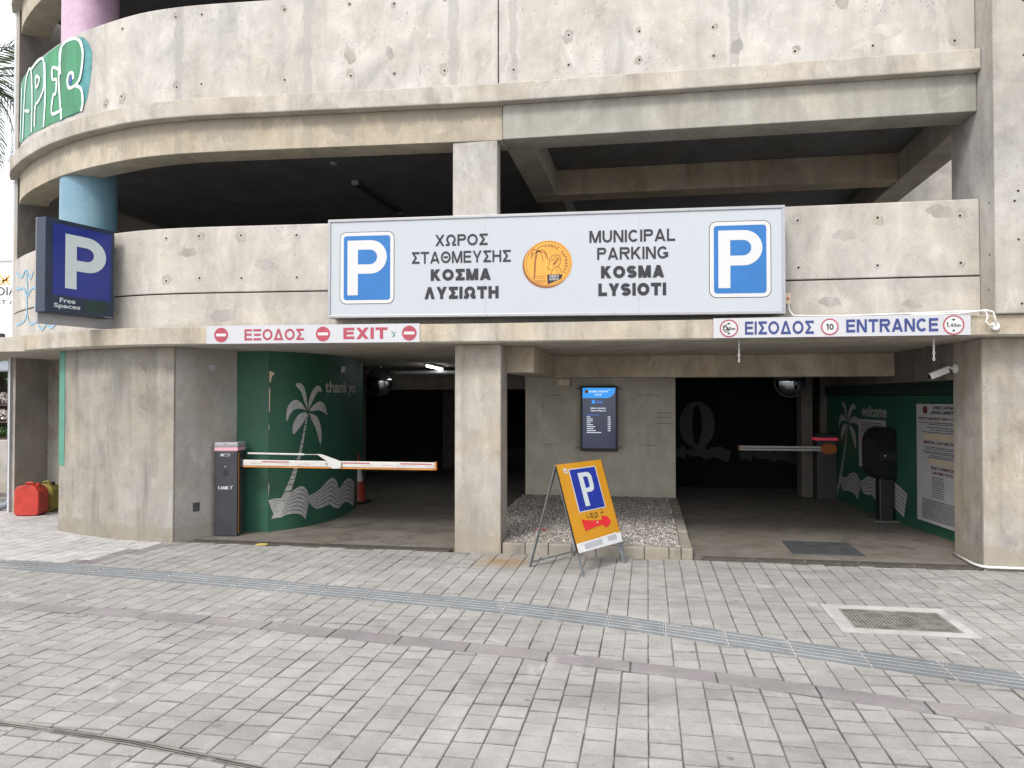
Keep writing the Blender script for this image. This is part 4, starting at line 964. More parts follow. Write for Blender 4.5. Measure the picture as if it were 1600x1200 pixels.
# small fittings on walls
for nm, loc, lb in (('wall_box', (Gx(9.9)+.02, 9.9, 1.99), 'small grey box high on the green wall above the thank you words'),):
    setthing(G().box(loc[0]-.02, loc[0]+.012, 9.86, 9.94, 1.95, 2.03).build(nm, 'tapegrey', bevel=.004), lb, 'box')
for z, s_, lb in ((1.955, .05, 'small white square plate high on the grey reveal beside the exit'),):
    setthing(G().obox((-5.005, 8.215, z), (.278, .815, 0), (0, 0, 1), (.815, -.278, 0), .035, .035, .012).build('wall_plate', 'tapegrey', bevel=.003), lb, 'plate')
setthing(G().obox((-5.07, 8.02, .36), (.278, .815, 0), (0, 0, 1), (.815, -.278, 0), .045, .05, .006).build('sticker', 'text_grey', bevel=.002), 'dark square sticker low on the grey reveal left of the exit barrier', 'sticker')

# ---------------------------------------------------------------- main sign
SX0, SX1, SZ0, SZ1 = -3.305, 1.292, 2.42, 3.4545
sgn = thing('main_sign', (-1.0, 7.7, 2.94), 'long white illuminated box sign reading MUNICIPAL PARKING KOSMA LYSIOTI over the entrances', 'sign')
roll = -.0092; xm = -1.0
def sm(y): return lambda x, z: Vector((x, y, z+roll*(x-xm)))
def sbox(x0, x1, y0, y1, z0, z1, name, mat, bevel=0):
    g = G().box(x0, x1, y0, y1, z0, z1); g.v = [(x, y, z+roll*(x-xm)) for x, y, z in g.v]; return g.build(name, mat, sgn, bevel=bevel)
sbox(SX0+.03, SX1-.03, 7.635, 7.80, SZ0+.03, SZ1-.03, 'casing', 'alu')
sbox(SX0+.028, SX1-.028, 7.604, 7.634, SZ0+.028, SZ1-.028, 'face', 'signwhite')
for a in ((SX0, SX1, SZ1-.028, SZ1), (SX0, SX1, SZ0, SZ0+.028), (SX0, SX0+.028, SZ0+.0285, SZ1-.0285), (SX1-.028, SX1, SZ0+.0285, SZ1-.0285)):
    sbox(a[0], a[1], 7.592, 7.802, a[2], a[3], 'frame', 'alu', .003)
for x in (-2.9, -1.75, -.3, .9): sbox(x, x+.05, 7.803, 7.90, SZ0+.3, SZ0+.36, 'bracket', 'alu')
def stext(s_, x0, x1, z0, z1, bold, mat='ink'):
    zc = roll*(((x0+x1)/2)-xm)
    caps(s_, lambda u, v: Vector((x0+u*(x1-x0), 7.6005, z0+v*(z1-z0)+roll*(x0+u*(x1-x0)-(x0+x1)/2))), 'lettering', mat, sgn, bold)
for s_, x0, x1, z0, z1, b_ in (('ΧΩΡΟΣ',-2.141,-1.591,3.156,3.273,.185),('ΣΤΑΘΜΕΥΣΗΣ',-2.393,-1.353,2.980,3.101,.175),('ΚΟΣΜΑ',-2.188,-1.557,2.800,2.919,.28),('ΛΥΣΙΩΤΗ',-2.255,-1.478,2.612,2.737,.275),
    ('MUNICIPAL',-.561,.271,3.133,3.253,.185),('PARKING',-.485,.203,2.962,3.083,.185),('KOSMA',-.448,.166,2.779,2.900,.285),('LYSIOTI',-.474,.183,2.604,2.728,.285)):
    stext(s_, x0, x1, z0, z1, b_)
for (x0, x1, z0, z1) in ((-3.175, -2.579, 2.580, 3.336), (.590, 1.164, 2.561, 3.299)):
    s0 = lambda x, z, y=7.6005: Vector((x, y, z+roll*(x-(x0+x1)/2)))
    decal([rrect(x0, x1, z0, z1, .07)], lambda x, z: s0(x, z, 7.6022), 'panel_outline', 'ink', sgn)
    decal([rrect(x0+.006, x1-.006, z0+.006, z1-.006, .065)], lambda x, z: s0(x, z, 7.6008), 'parking_panel', 'pwhite', sgn)
    decal([rrect(x0+.044, x1-.044, z0+.042, z1-.042, .03)], lambda x, z: s0(x, z, 7.5992), 'parking_panel', 'blue', sgn)
    A_, B_ = letter_P(x0+.086, x1-.080, z0+.093, z1-.090)
    decal_hole(A_, B_, lambda x, z: s0(x, z, 7.5976), 'parking_letter', 'pwhite', sgn)
for x in (-1.62, -.08): sbox(x, x+.003, 7.6025, 7.604, SZ0+.03, SZ1-.03, 'seam', 'alu')
for x in (-2.6, -1.6, -.6, .4):
    for z in (SZ0+.012, SZ1-.016): G().lathe((x, 7.592, z+roll*(x-xm)), [(.006, 0), (.004, .002)], 8, (0, -1, 0)).build('screw', 'steel', sgn)
# gold medallion
mc = (-.978, 2.943)
cm = lambda y: (lambda x, z: Vector((mc[0]+x, y, mc[1]+z)))
G().prism([(a-.012, b-.012) for a, b in ellipse(0, 0, .243, .232)], (mc[0], 7.6021, mc[1]), (1, 0, 0), (0, 0, 1), (0, -1, 0), .0012).build('medallion_edge', 'brown', sgn)
decal([ellipse(.004, .004, .240, .229)], cm(7.5994), 'medallion', 'gold', sgn)
eng = []
eng += [q for q in ring(.004, .004, .217, .222)]
eng += stroke([(-.135,-.15),(-.13,-.05),(-.125,.03),(-.11,.12)], .018)
for f in ([(-.11,.12),(-.15,.10),(-.165,.05)],[(-.11,.125),(-.07,.12),(-.045,.03)],[(-.11,.125),(-.04,.14),(-.015,.06)],[(-.11,.13),(-.09,.165),(-.03,.185)],[(-.11,.13),(-.14,.15),(-.17,.09)],[(-.11,.125),(-.02,.11),(.0,.04)]): eng += stroke(f, .009)
for z in (-.125, -.145, -.17, -.185): eng += stroke([(-.12+(z+.12)*.1, z), (-.09, z+.006), (-.06, z), (-.02, z+.004)], .005)
eng += stroke([(.035,-.055),(.01,-.06),(.0,-.03),(.02,-.01),(.015,.02),(.025,.055),(.06,.085),(.11,.08),(.13,.04),(.12,-.01),(.10,-.03),(.06,-.045),(.03,-.105)], .007)
eng += stroke([(.10,-.03),(.13,-.06),(.14,-.11)], .007)+stroke([(.03,.03),(.05,.04),(.06,.03)], .007)+stroke([(.05,-.02),(.06,.0),(.09,.01),(.10,.03)], .009)+stroke([(.07,-.02),(.08,.03),(.11,.05)], .009)+stroke([(.06,.06),(.09,.065),(.12,.03)], .006)+stroke([(.07,-.06),(.09,-.08),(.10,-.11)], .005)+stroke([(.09,-.05),(.115,-.08),(.12,-.11)], .005)
decal(eng, cm(7.598), 'engraving', 'brown', sgn)
for i, chx in enumerate('ΔΗΜΟΣ ΛΑΡΝΑΚΑΣ'):
    if chx == ' ': continue
    a = math.radians(96-i*9.6); cx, cz = math.cos(a)*.188, math.sin(a)*.183; ux, uz = math.sin(a), -math.cos(a); vx, vz = math.cos(a), math.sin(a)
    caps(chx, (lambda cx, cz, ux, uz, vx, vz: lambda u, v: Vector((mc[0]+cx+(u-.5)*.022*ux+(v-.5)*.03*vx, 7.5975, mc[1]+cz+(u-.5)*.022*uz+(v-.5)*.03*vz)))(cx, cz, ux, uz, vx, vz), 'lettering', 'brown', sgn, .2)
decal([[(-.005, -.108), (.15, -.112), (.14, -.15), (.10, -.17), (.0, -.205)]], cm(7.5972), 'caption_plate', 'ink', sgn)
for s_, z0 in (('ΖΗΝΩΝ Ο', -.138), ('ΚΙΤΙΕΥΣ', -.168)): caps(s_, (lambda z0: lambda u, v: Vector((mc[0]+.02+u*.09, 7.5962, mc[1]+z0+v*.022)))(z0), 'lettering', 'pwhite', sgn, .2)

# ---------------------------------------------------------------- exit and entrance strips
def strip(p0, p1, z0, z1, label, name):
    p0, p1 = Vector(p0), Vector(p1); d = (p1-p0); L = math.hypot(d.x, d.y); t = thing(name, ((p0+p1)/2)[:2]+(2.27,), label, 'sign')
    U = Vector((d.x, d.y, 0))/L; nrm = Vector((U.y, -U.x, 0)); sl_ = (p1.z-p0.z)/L
    f = lambda o: (lambda u, v: Vector((p0.x, p0.y, 0))+U*u+nrm*o+Vector((0, 0, v+p0.z+u*sl_)))
    F = f(0); g = G()
    for o in (0, .012):
        for u, v in ((0, z0), (L, z0), (L, z1), (0, z1)): g.v.append(tuple(f(o)(u, v)))
    g.f = [(0, 3, 2, 1), (4, 5, 6, 7), (0, 1, 5, 4), (1, 2, 6, 5), (2, 3, 7, 6), (3, 0, 4, 7)]; g.build('panel', 'white', t)
    return t, L, f
ex, L, f = strip((-4.61, 7.470, 0), (-2.30, 7.594, 0), 2.175, 2.366, 'white sign strip with pink red letters EXIT and three no entry discs', 'exit_sign')
f1, f2 = f(.0145), f(.0165)
for u in (.165, 1.285, 2.205):
    decal([ellipse(u, 2.268, .077, .077, 32)], f1, 'no_entry_disc', 'red', ex); decal([[(u-.055, 2.253), (u+.055, 2.253), (u+.055, 2.283), (u-.055, 2.283)]], f2, 'no_entry_bar', 'pwhite', ex)
caps('ΕΞΟΔΟΣ', lambda u, v: f1(.425+u*.655, 2.208+v*.118), 'lettering', 'red', ex, .19)
caps('EXIT', lambda u, v: f1(1.505+u*.47, 2.212+v*.118), 'lettering', 'red', ex, .23)
decal(stroke([(2.02, 2.29), (2.05, 2.25), (2.03, 2.23), (2.06, 2.28)], .008), f1, 'scribble', 'spraygreen', ex)
en, L, f = strip((.628, 7.611, 0), (2.90, 7.611, 0), 2.176, 2.366, 'white sign strip with blue letters ENTRANCE between red ringed height limits', 'entrance_sign')
f1, f2, f3 = f(.0145), f(.016), f(.0175)
for u, r in ((.143, .085), (1.057, .078), (2.128, .090)):
    z = 2.268; decal(ring(u, z, r-.012, r), f2, 'limit_ring', 'red', en)
    decal([ellipse(u, z, r-.012, r-.012, 32)], f1, 'limit_disc', 'pwhite', en)
    if u != 1.057:
        decal([[(u-.016, z+r*.62), (u+.016, z+r*.62), (u, z+r*.38)], [(u-.016, z-r*.66), (u+.016, z-r*.66), (u, z-r*.42)]], f2, 'arrow_marks', 'ink', en)
        caps('1.', lambda a, b: f2(u-.062+a*.030, z-.018+b*.044), 'lettering', 'ink', en, .2); caps('95m', lambda a, b: f2(u-.024+a*.082, z-.018+b*.030), 'lettering', 'ink', en, .2)
    else: caps('10', lambda a, b: f2(u-.034+a*.068, z-.028+b*.056), 'lettering', 'ink', en, .2)
decal(stroke([(.10, 2.30), (.13, 2.27), (.11, 2.25), (.15, 2.26), (.12, 2.23), (.09, 2.26), (.13, 2.31)], .007), f3, 'scribble', 'ink', en)
caps('ΕΙΣΟΔΟΣ', lambda u, v: f1(.291+u*.625, 2.205+v*.125), 'lettering', 'entblue', en, .19)
caps('ENTRANCE', lambda u, v: f1(1.203+u*.795, 2.212+v*.122), 'lettering', 'entblue', en, .205)

# chains that hang below the entrance edge
for i, x in enumerate((.877, 2.628)):
    t = thing('chain', (x, 7.72, 1.95), ('short rusty chain hanging under the left end of the entrance strip', 'short rusty chain hanging under the right end of the entrance strip')[i], 'chain', 'chains under the entrance strip')
    for k_ in range(8):
        z = 2.168-.0135-k_*.027; a = 0 if k_ % 2 else math.pi/2; ca, sa = math.cos(a), math.sin(a)
        pts = [(x+ca*.008*math.cos(q), 7.72+sa*.008*math.cos(q), z+.017*math.sin(q)) for q in (2*math.pi*j/10 for j in range(11))]
        G().tube(pts, .0032, 5, cap=False).build('link', 'boom', t, smooth=True)
# electrical conduit, boxes
cn_ = thing('power_cable', (2.2, 7.58, 2.4), 'white power cable running from the box sign to a round junction box', 'cable')
G().box(1.335, 1.385, 7.86, 7.90, 2.52, 2.63).build('socket_box', 'board_beige', cn_, bevel=.006)
G().lathe((1.36, 7.86, 2.575), [(.014, 0), (.012, .006)], 12, (0, -1, 0)).build('plug', 'hub', cn_)
G().tube([(1.36, 7.85, 2.52), (1.36, 7.80, 2.45), (1.38, 7.70, 2.39), (1.46, 7.63, 2.378), (1.8, 7.625, 2.372), (2.4, 7.625, 2.382), (2.85, 7.60, 2.392), (3.02, 7.58, 2.385), (3.03, 7.57, 2.34), (3.015, 7.57, 2.29), (3.04, 7.57, 2.262), (3.08, 7.575, 2.258)], .0085, 8).build('cable', 'wire', cn_, smooth='all')
G().tube([(2.4, 7.615, 2.368), (2.8, 7.60, 2.372), (3.02, 7.575, 2.396), (3.075, 7.57, 2.38), (3.09, 7.57, 2.33), (3.10, 7.57, 2.27)], .0085, 8).build('cable', 'wire', cn_, smooth='all')
G().lathe((3.105, 7.627, 2.252), [(.038, 0), (.038, .03), (.033, .036)], 24, (0, -1, 0)).build('junction_box', 'wire', cn_, smooth=True)
gp_ = G().tube([(3.07, 8.55, .018), (3.06, 8.0, .018), (3.09, 7.90, .018), (3.14, 7.875, .018), (4.6, 7.87, .018)], .014, 8).build('ground_pipe', 'wire', smooth='all')
setthing(gp_, 'white plastic pipe lying round the foot of the corner pillar', 'pipe')
setthing(G().obox((3.41, 7.72, .012), (1, .1, 0), (0, 0, 1), (-.1, 1, 0), .035, .012, .016).build('litter', 'violet', bevel=.004), 'small violet scrap on the ground before the corner pillar', 'litter')
lf = G(); lf.prism([(-.07, 0), (-.02, .035), (.05, .03), (.08, 0), (.04, -.03), (-.03, -.03)], (-4.15, 7.80, .006), (1, 0, .03), (0, 1, .05), (0, 0, 1), .003)
setthing(lf.build('fallen_leaf', 'yleaf'), 'dry yellow leaf on the paving before the exit drain', 'leaf')
# security camera
sc_ = thing('security_camera', (3.09, 8.5, 1.9), 'white bullet security camera on the inner side of the corner pillar', 'camera')
G().lathe((3.104, 8.5, 1.90), [(.05, 0), (.05, .02), (.03, .035)], 20, (-1, 0, 0)).build('mount', 'wire', sc_, smooth=True)
G().tube([(3.07, 8.5, 1.90), (3.03, 8.49, 1.915), (2.99, 8.48, 1.90)], .013, 8).build('arm', 'wire', sc_, smooth=True)
dv = Vector((-.19, -.03, -.075)); c0 = Vector((3.02, 8.47, 1.893)); 
G().obox(c0+dv*.5, dv, (0, 1, 0), dv.cross(Vector((0, 1, 0))), .10, .034, .034).build('housing', 'wire', sc_, bevel=.012)
G().lathe(c0+dv*.5+dv.normalized()*.1, [(.026, 0), (.026, .004)], 16, dv).build('lens', 'lens', sc_)

# ---------------------------------------------------------------- projecting blue P box
bx_ = thing('parking_box_sign', (-6.0, 7.4, 2.95), 'blue projecting box sign with big P and Free Spaces display on the curved corner', 'sign')
d = Vector((-.25, -.968, 0)).normalized(); nn = Vector((.968, -.25, 0)).normalized()
R0 = Vector((-5.90, 7.70, 0)); w_ = .80; za, zb = 2.49, 3.475
c = R0+d*(w_/2)-nn*.075+Vector((0, 0, (za+zb)/2))
G().obox(c, d, (0, 0, 1), nn, w_/2, (zb-za)/2, .075).build('case', 'navy', bx_, bevel=.006)
c = R0+d*(w_/2-.075)-nn*.172+Vector((0, 0, (za+zb)/2-.05))
G().obox(c, d, (0, 0, 1), nn, w_/2+.05, (zb-za)/2+.06, .02).build('back_plate', 'alu', bx_, bevel=.004)
for z in (2.62, 3.30): G().obox(R0-d*.14-nn*.17+Vector((0, 0, z)), d, (0, 0, 1), nn, .06, .022, .045).build('bracket', 'steel', bx_)
fm = lambda o: (lambda u, v: R0+d*(w_*(1-u))+nn*o+Vector((0, 0, za+v*(zb-za))))
decal([[(.10, .19), (.95, .19), (.95, .95), (.10, .95)]], fm(.002), 'blue_panel', 'pblue', bx_)
A_, B_ = letter_P(0, .70, 0, 1.0, .19, .2, .66)
sq = lambda L: [(.27+a*.60/.70, .275+b*.585) for a, b in L]
decal_hole(sq(A_), sq(B_), fm(.004), 'parking_letter', 'pgrey', bx_)
text('Free', lambda u, v: fm(.003)(.20+u*.22, .115+v*.05), 'lettering', 'pgrey', bx_, .02)
text('Spaces', lambda u, v: fm(.003)(.12+u*.37, .045+v*.06), 'lettering', 'pgrey', bx_, .02)
decal([[(.55, .05), (.90, .05), (.90, .165), (.55, .165)]], fm(.002), 'counter_display', 'green_dk', bx_)
decal([[(.85, .006), (.97, .006), (.97, .012), (.85, .012)]], fm(.003), 'catch', 'alu', bx_)
# bottom trims of the case
# ---------------------------------------------------------------- exit barrier
eb = thing('exit_barrier', (-4.82, 8.30, 0), 'charcoal exit barrier cabinet with lowered red and white boom at left', 'barrier')
U = Vector((.985, .17, 0)).normalized(); V = Vector((-.17, .985, 0)); O = Vector((-4.942, 8.187, 0))
def eob(u0, u1, v0, v1, z0, z1, name, mat, bevel=.006, parent=None):
    return G().obox(O+U*((u0+u1)/2)+V*((v0+v1)/2)+Vector((0, 0, (z0+z1)/2)), U, V, (0, 0, 1), (u1-u0)/2, (v1-v0)/2, (z1-z0)/2).build(name, mat, parent or eb, bevel=bevel)
cab = eob(0, .26, 0, .26, .0, .985, 'cabinet', 'charcoal', .01)
eob(-.006, .266, -.006, .266, .987, 1.028, 'light_band', 'pink', .004)
eob(-.008, .268, -.008, .268, 1.030, 1.085, 'cap', 'capgrey', .012)
eob(.262, .2655, .035, .045, .03, .97, 'orange_line', 'orange', 0, cab)
em = lambda o: (lambda u, v: O+U*u-V*o+Vector((0, 0, v)))
caps('CAME', lambda u, v: em(.003)(.040+u*.118, .543+v*.036), 'lettering', 'pwhite', cab, .25)
decal(stroke([(.178, .58), (.195, .572), (.21, .585)], .007)+stroke([(.195, .57), (.188, .545)], .009), em(.003), 'logo', 'pwhite', cab)
decal([[(.065, .925), (.175, .925), (.175, .955), (.065, .955)]], em(.003), 'name_plate', 'tapegrey', cab)
decal([[(.105, .93), (.165, .93), (.165, .948), (.105, .948)]], em(.0045), 'name_plate_print', 'text_grey', cab)
G().lathe(O+U*.125+Vector((0, 0, .735))-V*.002, [(.03, 0), (.03, .004)], 16, -V).build('lock', 'black', cab)
G().lathe(O+U*.125+Vector((0, 0, 1.062))-V*.008, [(.006, 0), (.006, .004)], 10, -V).build('sensor', 'black', cab)
decal([[(.11, .80), (.135, .80), (.1225, .815)]], em(.003), 'key_mark', 'tapegrey', cab)
bo = G().box(-4.665, -2.335, 8.30, 8.345, .808, .880).build('boom', 'boom', eb, bevel=.012)
G().box(-4.66, -2.345, 8.296, 8.35, .796, .8055).build('boom_edge', 'orange', bo)
G().box(-2.3345, -2.322, 8.296, 8.35, .794, .888).build('boom_end', 'orange', bo)
x = -4.6
bm_ = plane_map((0, 8.2985, 0), (1, 0, 0), (0, 0, 1))
for x0, x1 in ((-4.42, -4.08), (-3.43, -3.10), (-2.74, -2.37)): decal([[(x0, .855), (x1, .855), (x1, .868), (x0, .868)]], bm_, 'reflective_stripe', 'red', bo)
decal([[(x0+.01*i, .838), (x0+.01*i+.006, .838), (x0+.01*i+.006, .842), (x0+.01*i, .842)] for x0 in (-4.55, -4.2, -3.95, -3.2, -2.95, -2.7, -2.45) for i in range(14)], bm_, 'stitched_line', 'red', bo)
ar = G().tube([(-4.60, 8.32, .955), (-3.90, 8.32, .950)], .011, 8).build('upper_rod', 'boom', eb, smooth=True)
G().tube([(-3.90, 8.32, .950), (-3.72, 8.32, .950)], .004, 6).build('upper_rod', 'boom', eb, smooth=True)
G().prism([(-3.73, .962), (-3.66, .955), (-3.45, .885), (-3.43, .868), (-3.44, .80), (-3.53, .795), (-3.60, .82), (-3.625, .868), (-3.60, .875), (-3.70, .938)], (0, 8.29, 0), (1, 0, 0), (0, 0, 1), (0, 1, 0), -.012).build('joint_plate', 'boom', eb, bevel=.003)
G().lathe((-3.61, 8.278, .85), [(.012, 0), (.012, .006)], 12, (0, -1, 0)).build('bolt', 'steel', eb)
G().box(-4.69, -4.655, 8.28, 8.36, .80, .90).build('boom_mount', 'black', eb)
# entrance barrier
nb = thing('entrance_barrier', (2.78, 12.9, 0), 'dark entrance barrier with orange hub, glowing red band and short boom', 'barrier')
G().box(2.635, 2.935, 12.80, 13.05, 0, .93).build('cabinet', 'charcoal', nb, bevel=.008)
G().box(2.60, 2.945, 12.79, 13.06, .932, .972).build('light_band', 'redlight', nb, bevel=.003)
G().box(2.64, 2.94, 12.79, 13.06, .974, 1.03).build('cap', 'green_dk', nb, bevel=.01)
G().box(1.45, 2.68, 12.70, 12.74, .767, .843).build('boom', 'boom', nb, bevel=.006)
G().box(1.45, 2.68, 12.694, 12.6995, .800, .812).build('boom_groove', 'text_grey', nb)
G().box(1.425, 1.449, 12.695, 12.745, .765, .845).build('boom_end', 'hub', nb)
G().prism(ellipse(2.79, .805, .125, .085, 24), (0, 12.795, 0), (1, 0, 0), (0, 0, 1), (0, -1, 0), .11).build('hub', 'hub', nb, bevel=.01)
text('CAME', lambda u, v: Vector((2.70+u*.12, 12.797, .575+v*.03)), 'lettering', 'silver_dk', nb, .03)

# ticket kiosk
kx, ky = 3.06, 10.75
ks = thing('ticket_column', (kx, ky, 0), 'black oval headed ticket column on a post before the green entrance wall', 'ticket machine')
G().box(kx-.10, kx+.08, ky-.08, ky+.10, .0, .62).build('post', 'black', ks, bevel=.02)
KU = Vector((.93, .37, 0)); KV = Vector((-.37, .93, 0))
G().prism(rrect(-.205, .205, .54, 1.225, .204, 12), (kx, ky, 0), KU, (0, 0, 1), KV, .24).build('head', 'black', ks, bevel=.03).location = (0, -.12, 0)
G().prism(rrect(-.12, .10, .80, .90, .02, 3), (kx, ky-.12, 0), KU, (0, 0, 1), -KV, .004).build('ticket_slot', 'charcoal', ks)
G().prism(ellipse(-.05, .855, .012, .01, 10), (kx, ky-.125, 0), KU, (0, 0, 1), -KV, .006).build('button', 'tapegrey', ks)
G().box(kx-.17, kx+.14, ky-.12, ky+.13, -.002, .012).build('base_plate', 'steel', ks)

# notice boards
def noticeboard(y0, y1, z0, z1, o, name, label, rows):
    Rl = lambda y: Rx(y0)+(Rx(y1)-Rx(y0))*(y-y0)/(y1-y0)-.012
    t = thing(name, (Rx((y0+y1)/2), (y0+y1)/2, z0), label, 'notice'); g = G()
    for oo in (o, o+.008):
        for y, z in ((y0, z0), (y1, z0), (y1, z1), (y0, z1)): g.v.append((Rl(y)-oo-.004, y, z))
    g.f = [(0, 3, 2, 1), (4, 5, 6, 7), (0, 1, 5, 4), (1, 2, 6, 5), (2, 3, 7, 6), (3, 0, 4, 7)]; g.build('sheet', 'board', t)
    return t, (lambda e: (lambda u, v: Vector((Rl(y0+(y1-y0)*u)-o-.012-e, y0+(y1-y0)*u, z0+(z1-z0)*v))))
nb1, fm1 = noticeboard(10.10, 8.85, .13, 1.53, .0, 'tariff_notice', 'large grey tariff notice of the municipality on the entrance wall', 0)
F1 = fm1(.003); F2 = fm1(.005)
tt = lambda s_, u0, u1, v0, v1, mat='text_grey', b_=.2: caps(s_, lambda u, v: F1(u0+(u1-u0)*u, v0+(v1-v0)*v), 'lettering', mat, nb1, b_)
tt('ΔΗΜΟΣ ΛΑΡΝΑΚΑΣ', .33, .78, .955, .985); tt('LARNAKA MUNICIPALITY', .28, .84, .915, .945)
tt('ΧΩΡΟΣ ΔΗΜΟΤΙΚΟΥ ΧΩΡΟΥ ΣΤΑΘΜΕΥΣΗΣ', .04, .96, .865, .888, 'text_red'); tt('MUNICIPAL CAR PARK ENTRANCE', .15, .86, .665, .690, 'text_red')
tt('ΤΕΛΗ ΣΤΑΘΜΕΥΣΗΣ', .28, .72, .455, .48, 'text_red'); tt('CAR PARK RATES', .30, .68, .415, .44, 'text_red')
decal([ellipse(.18, .95, .05, .035, 20)], F1, 'crest', 'text_red', nb1)
decal([[(.14, .70), (.90, .71), (.90, .755), (.14, .745)], [(.25, .50), (.70, .495), (.70, .54), (.25, .545)]], F1, 'beige_patch', 'board_beige', nb1)
def dashrow(u0, u1, v, h=.007):
    o = []; u = u0
    while u < u1: w0 = random.uniform(.012, .045); o.append([(u, v), (min(u+w0, u1), v), (min(u+w0, u1), v+h), (u, v+h)]); u += w0+.008
    return o
rows = []
for v in (.84, .825, .80, .78, .76, .635, .62, .60, .585, .565, .55): a = random.uniform(.06, .28); rows += dashrow(a, 1-a, v)
for i in range(9): rows += dashrow(.30, .52, .385-i*.020); rows += dashrow(.70, .80, .385-i*.020)
for i in range(12): rows += dashrow(.10, .90, .19-i*.0145)
decal(rows, F1, 'small_print', 'text_grey', nb1, kind='stuff')
nb2, fm2 = noticeboard(11.86, 10.95, .62, 1.30, .001, 'small_notice', 'small grey notice half hidden behind the black ticket column', 0)
F3 = fm2(.003); rows = []
for i in range(5): rows += dashrow(.10, .9, .92-i*.05, .02)
for i in range(7): rows += dashrow(.1, .8, .5-i*.055, .015)
decal(rows, F3, 'small_print', 'text_grey', nb2, kind='stuff'); decal([[(0, .55), (1, .56), (1, .62), (0, .61)]], F3, 'pink_line', 'pink', nb2)

# wall display
ds = thing('wall_display', (-.735, 11.9, 1.29), 'portrait digital price display glowing blue on the cream wall', 'screen')
G().box(-1.018, -.45, 11.86, 11.94, .785, 1.787).build('casing', 'black', ds, bevel=.008)
dm = lambda y: (lambda x, z: Vector((x, y, z)))
G().box(-.985, -.480, 11.852, 11.859, .832, 1.757).build('panel', 'scr_dark', ds)
decal([[(-.985, 1.60), (-.61, 1.60), (-.56, 1.615), (-.52, 1.645), (-.492, 1.69), (-.480, 1.757), (-.985, 1.757)]], dm(11.850), 'header', 'scr_blue', ds)
decal([ellipse(-.925, 1.70, .028, .028, 20)], dm(11.848), 'emblem', 'gold', ds)
def dt(s_, x0, x1, z0, z1, mat='scr_white', b_=.2): (caps if s_.isupper() else text)(s_, lambda u, v: Vector((x0+(x1-x0)*u, 11.8475, z0+(z1-z0)*v)), 'lettering', mat, ds, b_ if s_.isupper() else .02)
dt('ΚΟΣΜΑ ΛΥΣΙΩΤΗ', -.885, -.60, 1.688, 1.715); dt('Δ.Χ.Σ.', -.79, -.69, 1.640, 1.668); dt('P', -.58, -.565, 1.715, 1.735)
decal([rrect(-.845, -.795, 1.515, 1.570, .008, 3)], dm(11.848), 'app_logo', 'scr_blue', ds); dt('GOGO', -.775, -.68, 1.522, 1.560, 'scr_lblue', .17)
dt('Χρέωση δημοτικού', -.865, -.63, 1.430, 1.458); dt('Χώρου Στάθμευσης', -.86, -.63, 1.392, 1.420)
o_ = []; 
def drow(x0, x1, z):
    x = x0; r = []
    while x < x1: a = random.uniform(.006, .016); r.append([(x, z), (x+a, z), (x+a, z+.012), (x, z+.012)]); x += a+.003
    return r
for i in range(8): z = 1.305-i*.030; o_ += drow(-.92, -.92+random.choice((.05, .08, .09, .13)), z); o_ += drow(-.60, -.558, z)
decal(o_+drow(-.92, -.70, 1.065), dm(11.848), 'price_rows', 'scr_white', ds, kind='stuff')
decal([[(-.92, 1.338), (-.74, 1.338), (-.74, 1.344), (-.92, 1.344)]], dm(11.848), 'rule', 'scr_lblue', ds)
for x, z in ((-1.05, 1.745), (-.418, 1.745), (-1.05, .840), (-.418, .840)):
    mt_ = G().tube([(x-.032, 11.90, z), (x+.032, 11.90, z)], .009, 8).build('mount_rod', 'steel', ds, smooth=True)
    G().lathe((x-.012, 11.90, z), [(.016, 0), (.016, .022)], 12, (1, 0, 0)).build('mount_nut', 'alu', mt_)
# convex mirrors
for x, y, z, lb in ((-4.509, 12.5, 1.87, 'round convex mirror hanging in the exit lane beside the thank you wall'), (2.188, 12.5, 1.85, 'round convex mirror half hidden behind the beam of the entrance lane')):
    t = thing('convex_mirror', (x, y, z), lb, 'mirror', 'convex mirrors in the two lanes'); ax = Vector((-x*.5, -y, -.6)).normalized()
    G().lathe((x, y, z), [(.235, -.03), (.232, 0), (.215, .035), (.18, .065), (.12, .09), (.06, .103), (.004, .107)], 32, ax).build('glass', 'mirror', t, smooth='all')
    G().lathe((x, y, z)-ax*.001 if False else Vector((x, y, z)), [(.236, -.05), (.246, -.02), (.240, .012), (.236, .012)], 32, ax).build('rim', 'black', t, smooth=True)
    G().tube([(x, y+.05, z), (x, y+.08, 2.16)], .014, 8).build('hanger', 'steel', t)
# ceiling lights
t = thing('tube_light', (-3.56, 12.6, 2.13), 'lit fluorescent tube under the ceiling of the exit lane', 'lamp')
G().bar((-3.48, 11.9, 2.145), (-3.62, 13.3, 2.145), .09, .03).build('body', 'capgrey', t); G().bar((-3.48, 11.9, 2.115), (-3.62, 13.3, 2.115), .035, .03).build('tube', 'tube', t)
t = thing('tube_light', (-4.03, 11.1, 4.65), 'unlit tube fitting under the first floor ceiling', 'lamp')
G().bar((-4.07, 10.3, 4.655), (-3.98, 12.0, 4.655), .09, .05).build('body', 'silver_dk', t)
G().box(-4.115, -4.025, 10.26, 10.30, 4.62, 4.68).build('end_cap', 'tapegrey', t); G().box(-4.02, -3.94, 12.0, 12.04, 4.62, 4.68).build('end_cap', 'tapegrey', t)
setthing(G().box(-4.06, -3.99, 9.38, 9.45, 4.645, 4.679).build('smoke_detector', 'tapegrey', bevel=.008), 'small grey detector under the first floor ceiling nearest the beam', 'detector')
t = thing('tube_light', (.9, 15.3, 4.3), 'small unlit fitting in the dark first floor above the main sign', 'lamp')
